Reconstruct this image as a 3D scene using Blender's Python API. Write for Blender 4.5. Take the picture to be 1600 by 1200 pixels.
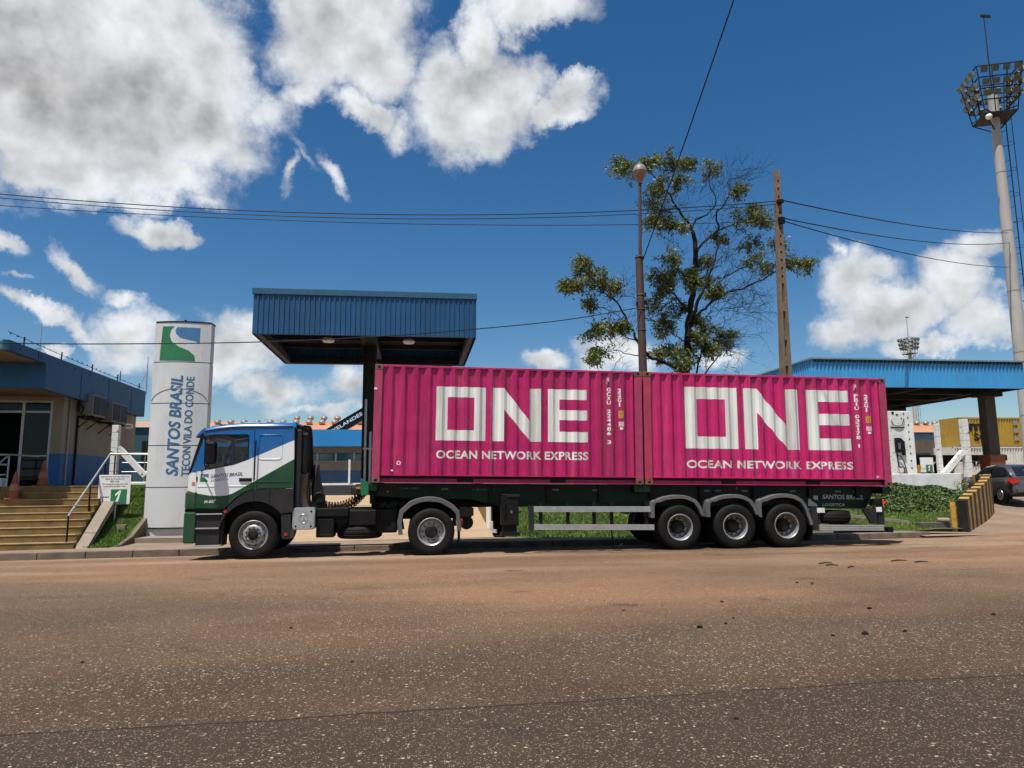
import bpy, bmesh, math, random
from mathutils import Vector, Matrix
R = math.radians
random.seed(7)
for o in list(bpy.data.objects): bpy.data.objects.remove(o, do_unlink=True)
scene = bpy.context.scene
COL = scene.collection
# ------------------------------------------------------------------ camera
EYE = Vector((0, 0, 1.503)); YAW = .1338; PIT = .1396; ROLL = -.0088
fw = Vector((math.sin(YAW)*math.cos(PIT), math.cos(YAW)*math.cos(PIT), math.sin(PIT)))
rt = Vector((math.cos(YAW), -math.sin(YAW), 0)); up = rt.cross(fw)
rt2 = math.cos(ROLL)*rt + math.sin(ROLL)*up; up2 = math.cos(ROLL)*up - math.sin(ROLL)*rt
cd = bpy.data.cameras.new('camera'); cam = bpy.data.objects.new('camera', cd); COL.objects.link(cam)
m = Matrix((rt2, up2, -fw)).transposed().to_4x4(); m.translation = EYE
cam.matrix_world = m
cd.sensor_width = 36; cd.lens = 36*1110/1600; cd.clip_start = .1; cd.clip_end = 5000
scene.camera = cam
scene.render.engine = 'CYCLES'
scene.render.resolution_x = 1024; scene.render.resolution_y = 768
vs = scene.view_settings
vs.view_transform = 'Standard'; vs.look = 'None'; vs.gamma = 1; vs.exposure = 0.6; vs.use_curve_mapping = False
# ------------------------------------------------------------------ sun
SUN_EL = 69.0
sd = Vector((.24, .28, 0)).normalized()*math.cos(R(SUN_EL)); SUN_DIR = Vector((sd.x, sd.y, -math.sin(R(SUN_EL))))
sl = bpy.data.lights.new('sun', 'SUN'); sl.energy = 4.3; sl.angle = R(.53); sl.color = (1, .95, .87)
so = bpy.data.objects.new('sun', sl); COL.objects.link(so); so.location = (-10, -10, 40)
so.rotation_euler = SUN_DIR.to_track_quat('-Z', 'Y').to_euler()
# ------------------------------------------------------------------ sky with clouds
W = bpy.data.worlds.new('World'); scene.world = W; W.use_nodes = True
nt = W.node_tree; N = nt.nodes; LK = nt.links
for n in list(N): N.remove(n)
def nd(t, **k):
    n = N.new(t)
    for a, b in k.items(): setattr(n, a, b)
    return n
def sset(sock, v):
    if hasattr(v, 'links') or isinstance(v, bpy.types.NodeSocket): LK.new(v, sock)
    else: sock.default_value = v
def mth(op, a, b=None, c=None, clamp=False):
    n = nd('ShaderNodeMath', operation=op, use_clamp=clamp); sset(n.inputs[0], a)
    if b is not None: sset(n.inputs[1], b)
    if c is not None: sset(n.inputs[2], c)
    return n.outputs[0]
def sstep(x, a, b):
    n = nd('ShaderNodeMapRange', interpolation_type='SMOOTHSTEP'); sset(n.inputs[0], x); n.inputs[1].default_value = a; n.inputs[2].default_value = b
    return n.outputs[0]
sky = nd('ShaderNodeTexSky', sky_type='NISHITA'); sky.sun_disc = False
sky.sun_elevation = R(SUN_EL); sky.sun_rotation = math.atan2(-SUN_DIR.x, -SUN_DIR.y)
sky.altitude = 0; sky.air_density = 1.0; sky.dust_density = .3; sky.ozone_density = 2.6
hs = nd('ShaderNodeHueSaturation'); hs.inputs['Saturation'].default_value = 1.33; hs.inputs['Value'].default_value = 1.06
LK.new(sky.outputs[0], hs.inputs['Color'])
tc = nd('ShaderNodeTexCoord'); sep = nd('ShaderNodeSeparateXYZ'); LK.new(tc.outputs['Generated'], sep.inputs[0])
az = mth('MULTIPLY', mth('ARCTAN2', sep.outputs[0], sep.outputs[1]), 57.2958)
el = mth('MULTIPLY', mth('ARCSINE', sep.outputs[2]), 57.2958)
cmb = nd('ShaderNodeCombineXYZ'); LK.new(az, cmb.inputs[0]); LK.new(el, cmb.inputs[1])
P = cmb.outputs[0]
def noise(vec, scale, detail=8, rough=.55, dist=0.0, off=(0, 0, 0)):
    mp = nd('ShaderNodeMapping'); LK.new(vec, mp.inputs[0]); mp.inputs['Location'].default_value = off
    t = nd('ShaderNodeTexNoise'); LK.new(mp.outputs[0], t.inputs['Vector']); t.inputs['Scale'].default_value = scale
    t.inputs['Detail'].default_value = detail; t.inputs['Roughness'].default_value = rough; t.inputs['Distortion'].default_value = dist
    return t
DIRV = tc.outputs['Generated']
def vadd(a, b, k):
    s = nd('ShaderNodeVectorMath', operation='SUBTRACT'); LK.new(b, s.inputs[0]); s.inputs[1].default_value = (.5, .5, .5)
    q = nd('ShaderNodeVectorMath', operation='SCALE'); LK.new(s.outputs[0], q.inputs[0]); q.inputs['Scale'].default_value = k
    r_ = nd('ShaderNodeVectorMath', operation='ADD'); LK.new(a, r_.inputs[0]); LK.new(q.outputs[0], r_.inputs[1]); return r_.outputs[0]
warp1 = noise(DIRV, 7, 2, .5); warp2 = noise(DIRV, 20, 6, .68, off=(3, 1, 2))
PW = vadd(vadd(P, warp1.outputs['Color'], 5.0), warp2.outputs['Color'], 4.0)
PS = vadd(vadd(P, warp1.outputs['Color'], 1.2), warp2.outputs['Color'], 2.6)      # smaller clouds are torn less
def px_ang(u, v):
    d = (fw + rt2*((u-800)/1110) - up2*((v-600)/1110)).normalized()
    return math.degrees(math.atan2(d.x, d.y)), math.degrees(math.asin(d.z))
# each cloud: centre (as seen from the road), half sizes, tilt, thickness
CLOUDS = [(60,110,290,150,0,1.5),(290,170,120,110,-10,1.0),(70,258,180,50,0,.85),(250,262,110,46,0,.8),(375,250,52,40,0,.6),(240,30,130,90,0,1.0),(330,90,60,60,0,.8),
 (530,20,120,100,20,1.2),(590,95,70,75,0,.95),(475,140,56,26,32,.6),(420,175,40,40,0,.5),(565,178,70,28,-15,.85),(628,212,26,34,0,.6),
 (715,165,85,80,0,1.0),(795,130,62,75,0,.9),(865,165,64,30,8,.9),(772,222,26,40,0,.65),(742,60,46,64,0,.8),(830,14,100,32,-8,.75),(690,110,46,50,0,.8),(905,175,26,14,0,.5),
 (450,262,12,48,-15,.55),(515,268,50,12,-48,.55),(470,235,40,10,-40,.4),(330,312,40,14,0,.5),(215,318,40,16,0,.45),
 (245,362,54,22,0,.8),(118,422,54,16,-52,.7),(12,372,34,14,-18,.7),(62,468,60,17,-14,.65),(186,472,26,14,0,.65),(120,512,46,16,-40,.5),(30,425,20,6,-20,.35),
 (205,520,56,48,0,.8),(290,580,66,44,0,.6),(372,540,66,54,0,.95),(450,606,80,30,0,.65),(84,546,18,12,0,1.0),(545,600,46,30,0,.7),(520,635,120,14,0,.5),(200,560,50,30,0,.6),
 (850,566,36,18,0,.85),(968,562,66,36,0,.85),(1120,560,44,18,0,.5),(700,640,200,30,0,.5),(940,540,30,20,0,.6),
 (1330,440,44,50,0,.85),(1400,488,95,52,0,1.05),(1325,520,52,30,0,.8),(1495,440,56,66,0,.95),(1530,375,42,26,0,.6),(1520,500,72,44,0,.85),(1312,392,12,30,15,.5),(1375,420,40,20,-20,.6),(1440,540,70,20,0,.7),
 (-260,200,230,160,0,1.3),(1900,470,160,70,0,.9),(2050,180,200,90,20,.9)]
fld = None; ROTS = {}
for (u, v, rx, ry, rot, wgt) in CLOUDS:
    a0, e0 = px_ang(u, v)
    c = 1/(1+((u-800)/1110)**2+((v-600)/1110)**2); s = 57.2958/1110
    rot = 0 if abs(rot) < 12 else (-48 if rot < -30 else (-16 if rot < 0 else 22))
    small = max(rx, ry) < 60; key = (small, rot)
    if key not in ROTS:
        src = PS if small else PW
        if rot:
            vr = nd('ShaderNodeVectorRotate', rotation_type='Z_AXIS'); LK.new(src, vr.inputs['Vector']); vr.inputs['Angle'].default_value = -R(rot); src = vr.outputs[0]
        ROTS[key] = src
    sx, sy = rx*s*c**.5*1.30/math.cos(R(e0))/wgt, ry*s*c**.5*1.30/wgt
    x0, y0 = a0*math.cos(R(rot))+e0*math.sin(R(rot)), -a0*math.sin(R(rot))+e0*math.cos(R(rot))
    mp = nd('ShaderNodeVectorMath', operation='MULTIPLY_ADD'); LK.new(ROTS[key], mp.inputs[0]); mp.inputs[1].default_value = (1/sx, 1/sy, 0); mp.inputs[2].default_value = (-x0/sx, -y0/sy, 0)
    ln = nd('ShaderNodeVectorMath', operation='LENGTH'); LK.new(mp.outputs[0], ln.inputs[0])
    val = mth('SUBTRACT', wgt, ln.outputs['Value'])
    fld = mth('MAXIMUM', 0.0 if fld is None else fld, val)
# the rest of the sky carries the same broken cumulus
gen = noise(DIRV, 3.1, 3, .5, off=(5.3, 2.2, 9.1))
outside = mth('MAXIMUM', sstep(mth('ABSOLUTE', mth('SUBTRACT', az, 8.0)), 48, 66), sstep(el, 44, 58))
gfld = mth('MULTIPLY', mth('MULTIPLY', sstep(gen.outputs['Fac'], .52, .68), outside), .9)
fld = mth('MAXIMUM', fld, gfld)
fbm = noise(DIRV, 15, 7, .62, .0, off=(1.7, 4.4, 2.1))
fb1 = noise(DIRV, 11, 4, .55, .0, off=(4.7, 1.4, 3.1))
fb2 = noise(DIRV, 11, 4, .55, .0, off=(4.7-.014, 1.4, 3.1+.034))      # the same noise one step towards the sun
big = noise(DIRV, 2.6, 2, .45, off=(7.7, 1.4, 2.9))
nz = mth('MULTIPLY', mth('SUBTRACT', fbm.outputs['Fac'], .5), mth('SUBTRACT', 2.5, mth('MULTIPLY', sstep(fld, .2, .75), 2.1)))
dens = mth('ADD', mth('MULTIPLY', fld, 2.1), nz)
cover = mth('MULTIPLY', sstep(dens, .0, 1.2), sstep(fld, 0.0, .14))
thick = sstep(mth('ADD', fld, mth('MULTIPLY', mth('SUBTRACT', big.outputs['Fac'], .5), 1.1)), .40, 1.75)
lit = mth('MULTIPLY', mth('SUBTRACT', fb1.outputs['Fac'], fb2.outputs['Fac']), 1.3)
bright = mth('ADD', mth('SUBTRACT', .83, mth('MULTIPLY', thick, .38)), lit)
bright = mth('MAXIMUM', mth('MINIMUM', bright, .98), .36)
cc = nd('ShaderNodeMix', data_type='RGBA'); LK.new(thick, cc.inputs[0]); cc.inputs[6].default_value = (.97, 1.0, 1.03, 1); cc.inputs[7].default_value = (1.0, .99, .99, 1)
cs = nd('ShaderNodeVectorMath', operation='SCALE'); LK.new(cc.outputs[2], cs.inputs[0]); LK.new(mth('MULTIPLY', bright, 10.4), cs.inputs['Scale'])
mx = nd('ShaderNodeMix', data_type='RGBA'); LK.new(mth('MULTIPLY', cover, .97), mx.inputs[0]); LK.new(hs.outputs[0], mx.inputs[6]); LK.new(cs.outputs[0], mx.inputs[7])
bg = nd('ShaderNodeBackground'); bg.inputs['Strength'].default_value = .06; LK.new(mx.outputs[2], bg.inputs['Color'])
wo = nd('ShaderNodeOutputWorld'); LK.new(bg.outputs[0], wo.inputs['Surface'])
W.cycles.sampling_method = 'MANUAL'; W.cycles.sample_map_resolution = 512
scene.cycles.use_adaptive_sampling = True; scene.cycles.adaptive_threshold = .02; scene.cycles.adaptive_min_samples = 8
scene.cycles.use_denoising = True; scene.cycles.max_bounces = 5; scene.cycles.transparent_max_bounces = 12
scene.cycles.caustics_reflective = False; scene.cycles.caustics_refractive = False
# ------------------------------------------------------------------ materials
MATS = {}
def mat(name, col, rough=.6, metal=0.0, var=.12, vscale=3.0, dirt=None, dscale=1.2, damt=.5, bump=0.0, bscale=60, coat=0.0, spec=.5, stretch=(1, 1, 1)):
    """painted or bare surface: base colour, slow colour variation, optional dirt in patches, fine relief"""
    m_ = bpy.data.materials.new(name); m_.use_nodes = True; t = m_.node_tree; n = t.nodes; b = n['Principled BSDF']
    tx = n.new('ShaderNodeTexCoord'); mp = n.new('ShaderNodeMapping'); mp.inputs['Scale'].default_value = stretch
    t.links.new(tx.outputs['Object'], mp.inputs[0]); vec = mp.outputs[0]
    no = n.new('ShaderNodeTexNoise'); no.inputs['Scale'].default_value = vscale; no.inputs['Detail'].default_value = 5; t.links.new(vec, no.inputs['Vector'])
    rp = n.new('ShaderNodeValToRGB'); rp.color_ramp.elements[0].position = .3; rp.color_ramp.elements[1].position = .7
    rp.color_ramp.elements[0].color = (*[c*(1-var) for c in col], 1); rp.color_ramp.elements[1].color = (*[min(1, c*(1+var)) for c in col], 1)
    t.links.new(no.outputs['Fac'], rp.inputs[0]); out = rp.outputs[0]
    if dirt:
        d = n.new('ShaderNodeTexNoise'); d.inputs['Scale'].default_value = dscale; d.inputs['Detail'].default_value = 8; d.inputs['Roughness'].default_value = .7; t.links.new(vec, d.inputs['Vector'])
        mr = n.new('ShaderNodeMapRange'); mr.inputs[1].default_value = .48; mr.inputs[2].default_value = .72; mr.inputs[4].default_value = damt; t.links.new(d.outputs['Fac'], mr.inputs[0])
        mx_ = n.new('ShaderNodeMix'); mx_.data_type = 'RGBA'; t.links.new(mr.outputs[0], mx_.inputs[0]); t.links.new(out, mx_.inputs[6]); mx_.inputs[7].default_value = (*dirt, 1); out = mx_.outputs[2]
    t.links.new(out, b.inputs['Base Color'])
    if max(col) < .03 and rough >= .45: spec = .22
    b.inputs['Roughness'].default_value = rough; b.inputs['Metallic'].default_value = metal; b.inputs['Specular IOR Level'].default_value = spec
    b.inputs['Coat Weight'].default_value = coat; b.inputs['Coat Roughness'].default_value = .08
    if bump:
        bn = n.new('ShaderNodeTexNoise'); bn.inputs['Scale'].default_value = bscale; bn.inputs['Detail'].default_value = 4; t.links.new(vec, bn.inputs['Vector'])
        bp = n.new('ShaderNodeBump'); bp.inputs['Strength'].default_value = bump; bp.inputs['Distance'].default_value = .02; t.links.new(bn.outputs['Fac'], bp.inputs['Height']); t.links.new(bp.outputs[0], b.inputs['Normal'])
    MATS[name] = m_; return m_
def glass(name, tint, mixf=.25):
    m_ = bpy.data.materials.new(name); m_.use_nodes = True; t = m_.node_tree; n = t.nodes; b = n['Principled BSDF']; o = n['Material Output']
    b.inputs['Base Color'].default_value = (*[c*.15 for c in tint], 1); b.inputs['Roughness'].default_value = .04
    tr = n.new('ShaderNodeBsdfTransparent'); tr.inputs[0].default_value = (*tint, 1)
    ms = n.new('ShaderNodeMixShader'); ms.inputs[0].default_value = mixf; t.links.new(tr.outputs[0], ms.inputs[1]); t.links.new(b.outputs[0], ms.inputs[2]); t.links.new(ms.outputs[0], o.inputs[0])
    MATS[name] = m_; return m_
RUST = (.16, .055, .022); DUST = (.30, .20, .125); GRIME = (.05, .045, .04)
# ------------------------------------------------------------------ mesh helpers
WM = {}                                   # world matrix of every object made here
class MB:
    def __init__(s): s.v = []; s.f = []; s.m = []
    def add(s, vs_, fs, mi=0):
        k = len(s.v); s.v += [tuple(p) for p in vs_]; s.f += [tuple(i+k for i in f) for f in fs]; s.m += [mi]*len(fs); return s
    def box(s, x0, x1, y0, y1, z0, z1, mi=0):
        return s.add([(x0,y0,z0),(x1,y0,z0),(x1,y1,z0),(x0,y1,z0),(x0,y0,z1),(x1,y0,z1),(x1,y1,z1),(x0,y1,z1)],
                     [(0,3,2,1),(4,5,6,7),(0,1,5,4),(1,2,6,5),(2,3,7,6),(3,0,4,7)], mi)
    def prism(s, loops, axis, a, b, mi=0, edge_mi=None):
        """polygon (with holes if several loops) extruded along an axis; 2-D points are the other two axes in order"""
        if not isinstance(loops[0][0], (tuple, list)): loops = [loops]
        bm = bmesh.new(); ed = []
        for lp in loops:
            vv = [bm.verts.new((p[0], p[1], 0)) for p in lp]
            ed += [bm.edges.new((vv[i], vv[(i+1) % len(vv)])) for i in range(len(vv))]
        bmesh.ops.triangle_fill(bm, edges=ed, use_beauty=True, use_dissolve=False)
        if len(loops) == 1: bmesh.ops.dissolve_limit(bm, angle_limit=.001, verts=bm.verts, edges=bm.edges)
        bm.verts.index_update()
        pts = [(v_.co.x, v_.co.y) for v_ in bm.verts]; fs = [[v_.index for v_ in f.verts] for f in bm.faces]; bm.free()
        def to3(p, t): return {'x': (t, p[0], p[1]), 'y': (p[0], t, p[1]), 'z': (p[0], p[1], t)}[axis]
        def area(f): return sum(pts[f[i]][0]*pts[f[(i+1) % len(f)]][1]-pts[f[(i+1) % len(f)]][0]*pts[f[i]][1] for i in range(len(f)))
        sgn = -1 if axis == 'y' else 1
        if a > b: a, b = b, a
        hi = [f if area(f)*sgn > 0 else f[::-1] for f in fs]
        n = len(pts)
        s.add([to3(p, b) for p in pts], hi, mi); s.add([to3(p, a) for p in pts], [f[::-1] for f in hi], mi)
        for li, lp in enumerate(loops):
            ar = sum(lp[i][0]*lp[(i+1) % len(lp)][1]-lp[(i+1) % len(lp)][0]*lp[i][1] for i in range(len(lp)))
            pp = lp if (ar > 0) == (li == 0) else lp[::-1]
            k = len(pp)
            fs2 = [(i, (i+1) % k, k+(i+1) % k, k+i) for i in range(k)]
            if sgn < 0: fs2 = [f[::-1] for f in fs2]
            s.add([to3(p, a) for p in pp]+[to3(p, b) for p in pp], fs2, mi if edge_mi is None else edge_mi)
        return s
    def tube(s, pts, r, n=8, mi=0, cap=True):
        pts = [Vector(p) for p in pts]; rs = r if isinstance(r, (list, tuple)) else [r]*len(pts)
        k = len(s.v); prev = None
        for i, p in enumerate(pts):
            d = (pts[min(i+1, len(pts)-1)]-pts[max(i-1, 0)]).normalized()
            if prev is None:
                a = d.orthogonal().normalized()
            else:
                a = (prev-d*prev.dot(d)); a = a.normalized() if a.length > 1e-6 else d.orthogonal().normalized()
            prev = a; b = d.cross(a)
            for j in range(n):
                t = 2*math.pi*j/n; s.v.append(tuple(p+(a*math.cos(t)+b*math.sin(t))*rs[i]))
        for i in range(len(pts)-1):
            for j in range(n):
                q = (j+1) % n; s.f.append((k+i*n+j, k+i*n+q, k+(i+1)*n+q, k+(i+1)*n+j)); s.m.append(mi)
        if cap:
            s.f.append(tuple(k+j for j in range(n))[::-1]); s.m.append(mi)
            s.f.append(tuple(k+(len(pts)-1)*n+j for j in range(n))); s.m.append(mi)
        return s
    def bar(s, p, q, w, h=None, mi=0):
        """rectangular bar from p to q"""
        p = Vector(p); q = Vector(q); h = h or w; d = (q-p).normalized()
        u = d.cross(Vector((0, 0, 1))); u = u.normalized() if u.length > 1e-4 else Vector((1, 0, 0)); t = u.cross(d)
        c = [p+u*a*w/2+t*b*h/2 for a, b in ((-1,-1),(1,-1),(1,1),(-1,1))]+[q+u*a*w/2+t*b*h/2 for a, b in ((-1,-1),(1,-1),(1,1),(-1,1))]
        return s.add(c, [(0,1,2,3),(7,6,5,4),(0,4,5,1),(1,5,6,2),(2,6,7,3),(3,7,4,0)], mi)
    def lathe(s, prof, c=(0,0,0), axis='y', n=24, mi=0, closed=False):
        """prof: (radius, offset along axis)"""
        k = len(s.v); L_ = len(prof)
        for j in range(n):
            t = 2*math.pi*j/n; co, si = math.cos(t), math.sin(t)
            for r, o in prof:
                p = {'y': (r*co, o, r*si), 'z': (r*co, r*si, o), 'x': (o, r*co, r*si)}[axis]
                s.v.append((c[0]+p[0], c[1]+p[1], c[2]+p[2]))
        for j in range(n):
            q = (j+1) % n
            for i in range(L_ if closed else L_-1):
                i2 = (i+1) % L_
                f = (k+j*L_+i, k+q*L_+i, k+q*L_+i2, k+j*L_+i2)
                s.f.append(f if axis != 'y' else f[::-1]); s.m.append(mi)
        return s
    def ico(s, c, r, sub=1, jit=0.0, mi=0, sc=(1,1,1)):
        bm = bmesh.new(); bmesh.ops.create_icosphere(bm, subdivisions=sub, radius=1)
        vs_ = []
        for v_ in bm.verts:
            f = r*(1+random.uniform(-jit, jit)); vs_.append((c[0]+v_.co.x*f*sc[0], c[1]+v_.co.y*f*sc[1], c[2]+v_.co.z*f*sc[2]))
        fs = [[v_.index for v_ in f.verts] for f in bm.faces]; bm.free(); return s.add(vs_, fs, mi)
    def build(s, name, mats, parent=None, local=False, smooth=None, bevel=0.0, recalc=False, kind=None):
        me = bpy.data.meshes.new(name)
        M = WM[parent] if parent else Matrix()
        vs_ = s.v if (local or parent is None) else [tuple(M.inverted() @ Vector(p)) for p in s.v]
        me.from_pydata(vs_, [], s.f)
        if not isinstance(mats, (list, tuple)): mats = [mats]
        for q in mats: me.materials.append(q)
        if len(mats) > 1: me.polygons.foreach_set('material_index', s.m)
        if recalc:
            bm = bmesh.new(); bm.from_mesh(me); bmesh.ops.recalc_face_normals(bm, faces=bm.faces); bm.to_mesh(me); bm.free()
        if smooth:
            me.polygons.foreach_set('use_smooth', [True]*len(me.polygons)); me.set_sharp_from_angle(angle=R(smooth))
        me.update()
        o = bpy.data.objects.new(name, me); COL.objects.link(o); WM[o] = M.copy()
        if parent: o.parent = parent
        if bevel:
            b = o.modifiers.new('bevel', 'BEVEL'); b.width = bevel; b.segments = 2; b.limit_method = 'ANGLE'; b.angle_limit = R(40)
        if kind: o['kind'] = kind
        return o
def thing(name, label, cat, loc=(0,0,0), rot=(0,0,0), group=None):
    o = bpy.data.objects.new(name, None); COL.objects.link(o); o.empty_display_size = .2
    o.location = loc; o.rotation_euler = rot; WM[o] = Matrix.LocRotScale(Vector(loc), __import__('mathutils').Euler(rot), None)
    return tag(o, label, cat, group)
def tag(o, label, cat, group=None):
    o['label'] = label; o['category'] = cat
    if group: o['group'] = group
    return o
def dup(src, parent, off):
    """a copy of a part (and its sub-parts) under parent, shifted by off"""
    c = src.copy(); COL.objects.link(c); c.parent = parent; c.location = Vector(src.location)+Vector(off); WM[c] = WM[parent] @ Matrix.Translation(c.location)
    for ch in src.children:
        d = ch.copy(); COL.objects.link(d); d.parent = c; WM[d] = WM[c] @ Matrix.Translation(d.location)
    return c
def text_polys(txt, bold=0.0, shear=0.0, space=1.0):
    cu = bpy.data.curves.new('lettering', 'FONT'); cu.body = txt; cu.size = 1; cu.offset = bold; cu.shear = shear; cu.resolution_u = 3; cu.space_character = space
    ob = bpy.data.objects.new('lettering', cu); COL.objects.link(ob); bpy.context.view_layer.update()
    me = bpy.data.meshes.new_from_object(ob.evaluated_get(bpy.context.evaluated_depsgraph_get()))
    vs_ = [(v_.co.x, v_.co.y) for v_ in me.vertices]; fs = [tuple(p.vertices) for p in me.polygons]
    bpy.data.objects.remove(ob); bpy.data.meshes.remove(me); bpy.data.curves.remove(cu)
    x0 = min(p[0] for p in vs_); x1 = max(p[0] for p in vs_); y0 = min(p[1] for p in vs_); y1 = max(p[1] for p in vs_)
    return [((x-x0)/(x1-x0), (y-y0)/(y1-y0)) for x, y in vs_], fs
def lettering(name, txt, place, material, parent, bold=.02, shear=0.0, cuts=None, space=1.0, local=False, cutsb=None):
    """flat print: place(a, b) maps the text box (0..1, 0..1) to a 3-D point; cuts: values of a where the surface folds"""
    vs_, fs = text_polys(txt, bold, shear, space)
    return flat_print(name, vs_, fs, place, material, parent, cuts, local, cutsb)
def flat_print(name, vs_, fs, place, material, parent, cuts=None, local=False, cutsb=None):
    bm = bmesh.new(); vv = [bm.verts.new((a, b, 0)) for a, b in vs_]
    for f in fs:
        try: bm.faces.new([vv[i] for i in f])
        except ValueError: pass
    for c in (cuts or []):
        bmesh.ops.bisect_plane(bm, geom=bm.verts[:]+bm.edges[:]+bm.faces[:], plane_co=(c, 0, 0), plane_no=(1, 0, 0), dist=1e-6)
    for c in (cutsb or []):
        bmesh.ops.bisect_plane(bm, geom=bm.verts[:]+bm.edges[:]+bm.faces[:], plane_co=(0, c, 0), plane_no=(0, 1, 0), dist=1e-6)
    bm.verts.index_update(); mb = MB(); mb.add([place(v_.co.x, v_.co.y) for v_ in bm.verts], [[v_.index for v_ in f.verts] for f in bm.faces]); bm.free()
    return mb.build(name, material, parent, local=local)
def sag(p, q, drop, n=24):
    p = Vector(p); q = Vector(q); return [p.lerp(q, i/n)-Vector((0, 0, drop*4*(i/n)*(1-i/n))) for i in range(n+1)]
LOGO_G = [(.04,1),(.35,1),(.27,.9),(.236,.73),(.30,.557),(.477,.415),(.733,.30),(.877,.16),(.90,0),(0,.017)]
LOGO_B = [(.426,.97),(.99,.966),(.99,.50),(.887,.585),(.68,.625),(.50,.68),(.40,.784),(.374,.886)]
# paints and stuff shared by several things
M_BLACK = mat('black_plastic', (.006,.006,.0065), .45, var=.25); M_DKGREY = mat('dark_grey_plastic', (.020,.021,.023), .5, dirt=DUST, damt=.05)
M_FENDER = mat('grey_fender_plastic', (.10,.10,.105), .42, dirt=DUST, damt=.15, dscale=3)
M_TYRE = mat('tyre_rubber', (.006,.0057,.0054), .7, dirt=(.018,.015,.012), damt=.5, dscale=5)
M_RIM = mat('wheel_rim_paint', (.36,.36,.36), .42, .5, dirt=GRIME, damt=.75, dscale=7)
M_HUB = mat('dirty_hub', (.012,.011,.011), .6, .3, dirt=DUST, damt=.1, dscale=9)
M_ALU = mat('aluminium', (.55,.56,.57), .38, .75, var=.1, vscale=8, dirt=(.2,.18,.16), damt=.3, dscale=6)
M_STEEL = mat('galvanised_steel', (.38,.39,.40), .45, .7, var=.15, vscale=9)
M_CONC = mat('concrete', (.23,.185,.145), .9, var=.16, vscale=1.5, dirt=(.16,.13,.10), damt=.5, bump=.4, bscale=45)
M_KERB = mat('grimy_kerb_concrete', (.135,.10,.075), .95, var=.3, vscale=2.5, dirt=(.05,.04,.03), damt=.7, dscale=1.5, bump=.6, bscale=30)
M_WHITE = mat('white_paint', (.74,.74,.72), .6, var=.06, dirt=(.35,.31,.26), damt=.45, dscale=2.2)
M_WHITELET = mat('white_lettering', (.78,.79,.77), .55, var=.06, vscale=6, dirt=(.42,.38,.34), damt=.35, dscale=4)
M_CHASSIS = mat('chassis_black', (.005,.005,.005), .6, dirt=DUST, damt=.03, dscale=4)
M_TRAILER = mat('trailer_green', (.003,.017,.009), .45, var=.2, dirt=(.012,.012,.009), damt=.4, dscale=2)
M_LOGO_GREEN = mat('sign_green', (.018,.16,.062), .5); M_LOGO_BLUE = mat('sign_blue', (.045,.16,.34), .5)
M_SIGN_BLUE = mat('sign_lettering_blue', (.035,.12,.24), .5)
M_RED = mat('red_lens', (.45,.02,.01), .2); M_ORANGE = mat('amber_lens', (.6,.17,.01), .2)
M_YELLOW = mat('yellow_paint', (.42,.23,.03), .7, var=.2, vscale=5, dirt=(.12,.075,.04), damt=.75, dscale=4)
M_BLKPAINT = mat('black_paint', (.012,.011,.010), .6, dirt=(.06,.045,.03), damt=.35, dscale=4)
M_BLUE_SHADE = mat('cloud_shaded_blue_cladding', (.008,.076,.19), .42, var=.1, vscale=.8, dirt=(.008,.035,.08), damt=.6, dscale=.7, stretch=(1,1,.3))  # canopy blue darkened to carry cloud shade that nothing here casts
M_BLUE_LT = mat('light_blue_cladding_paint', (.05,.30,.60), .42, var=.06, vscale=.6, dirt=(.06,.18,.33), damt=.55, dscale=.8, stretch=(1,1,.3))
M_WIRE = mat('cable_black', (.012,.013,.016), .6)
M_GLASSDK = mat('dark_window_glass', (.012,.03,.05), .06, var=.1)
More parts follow.
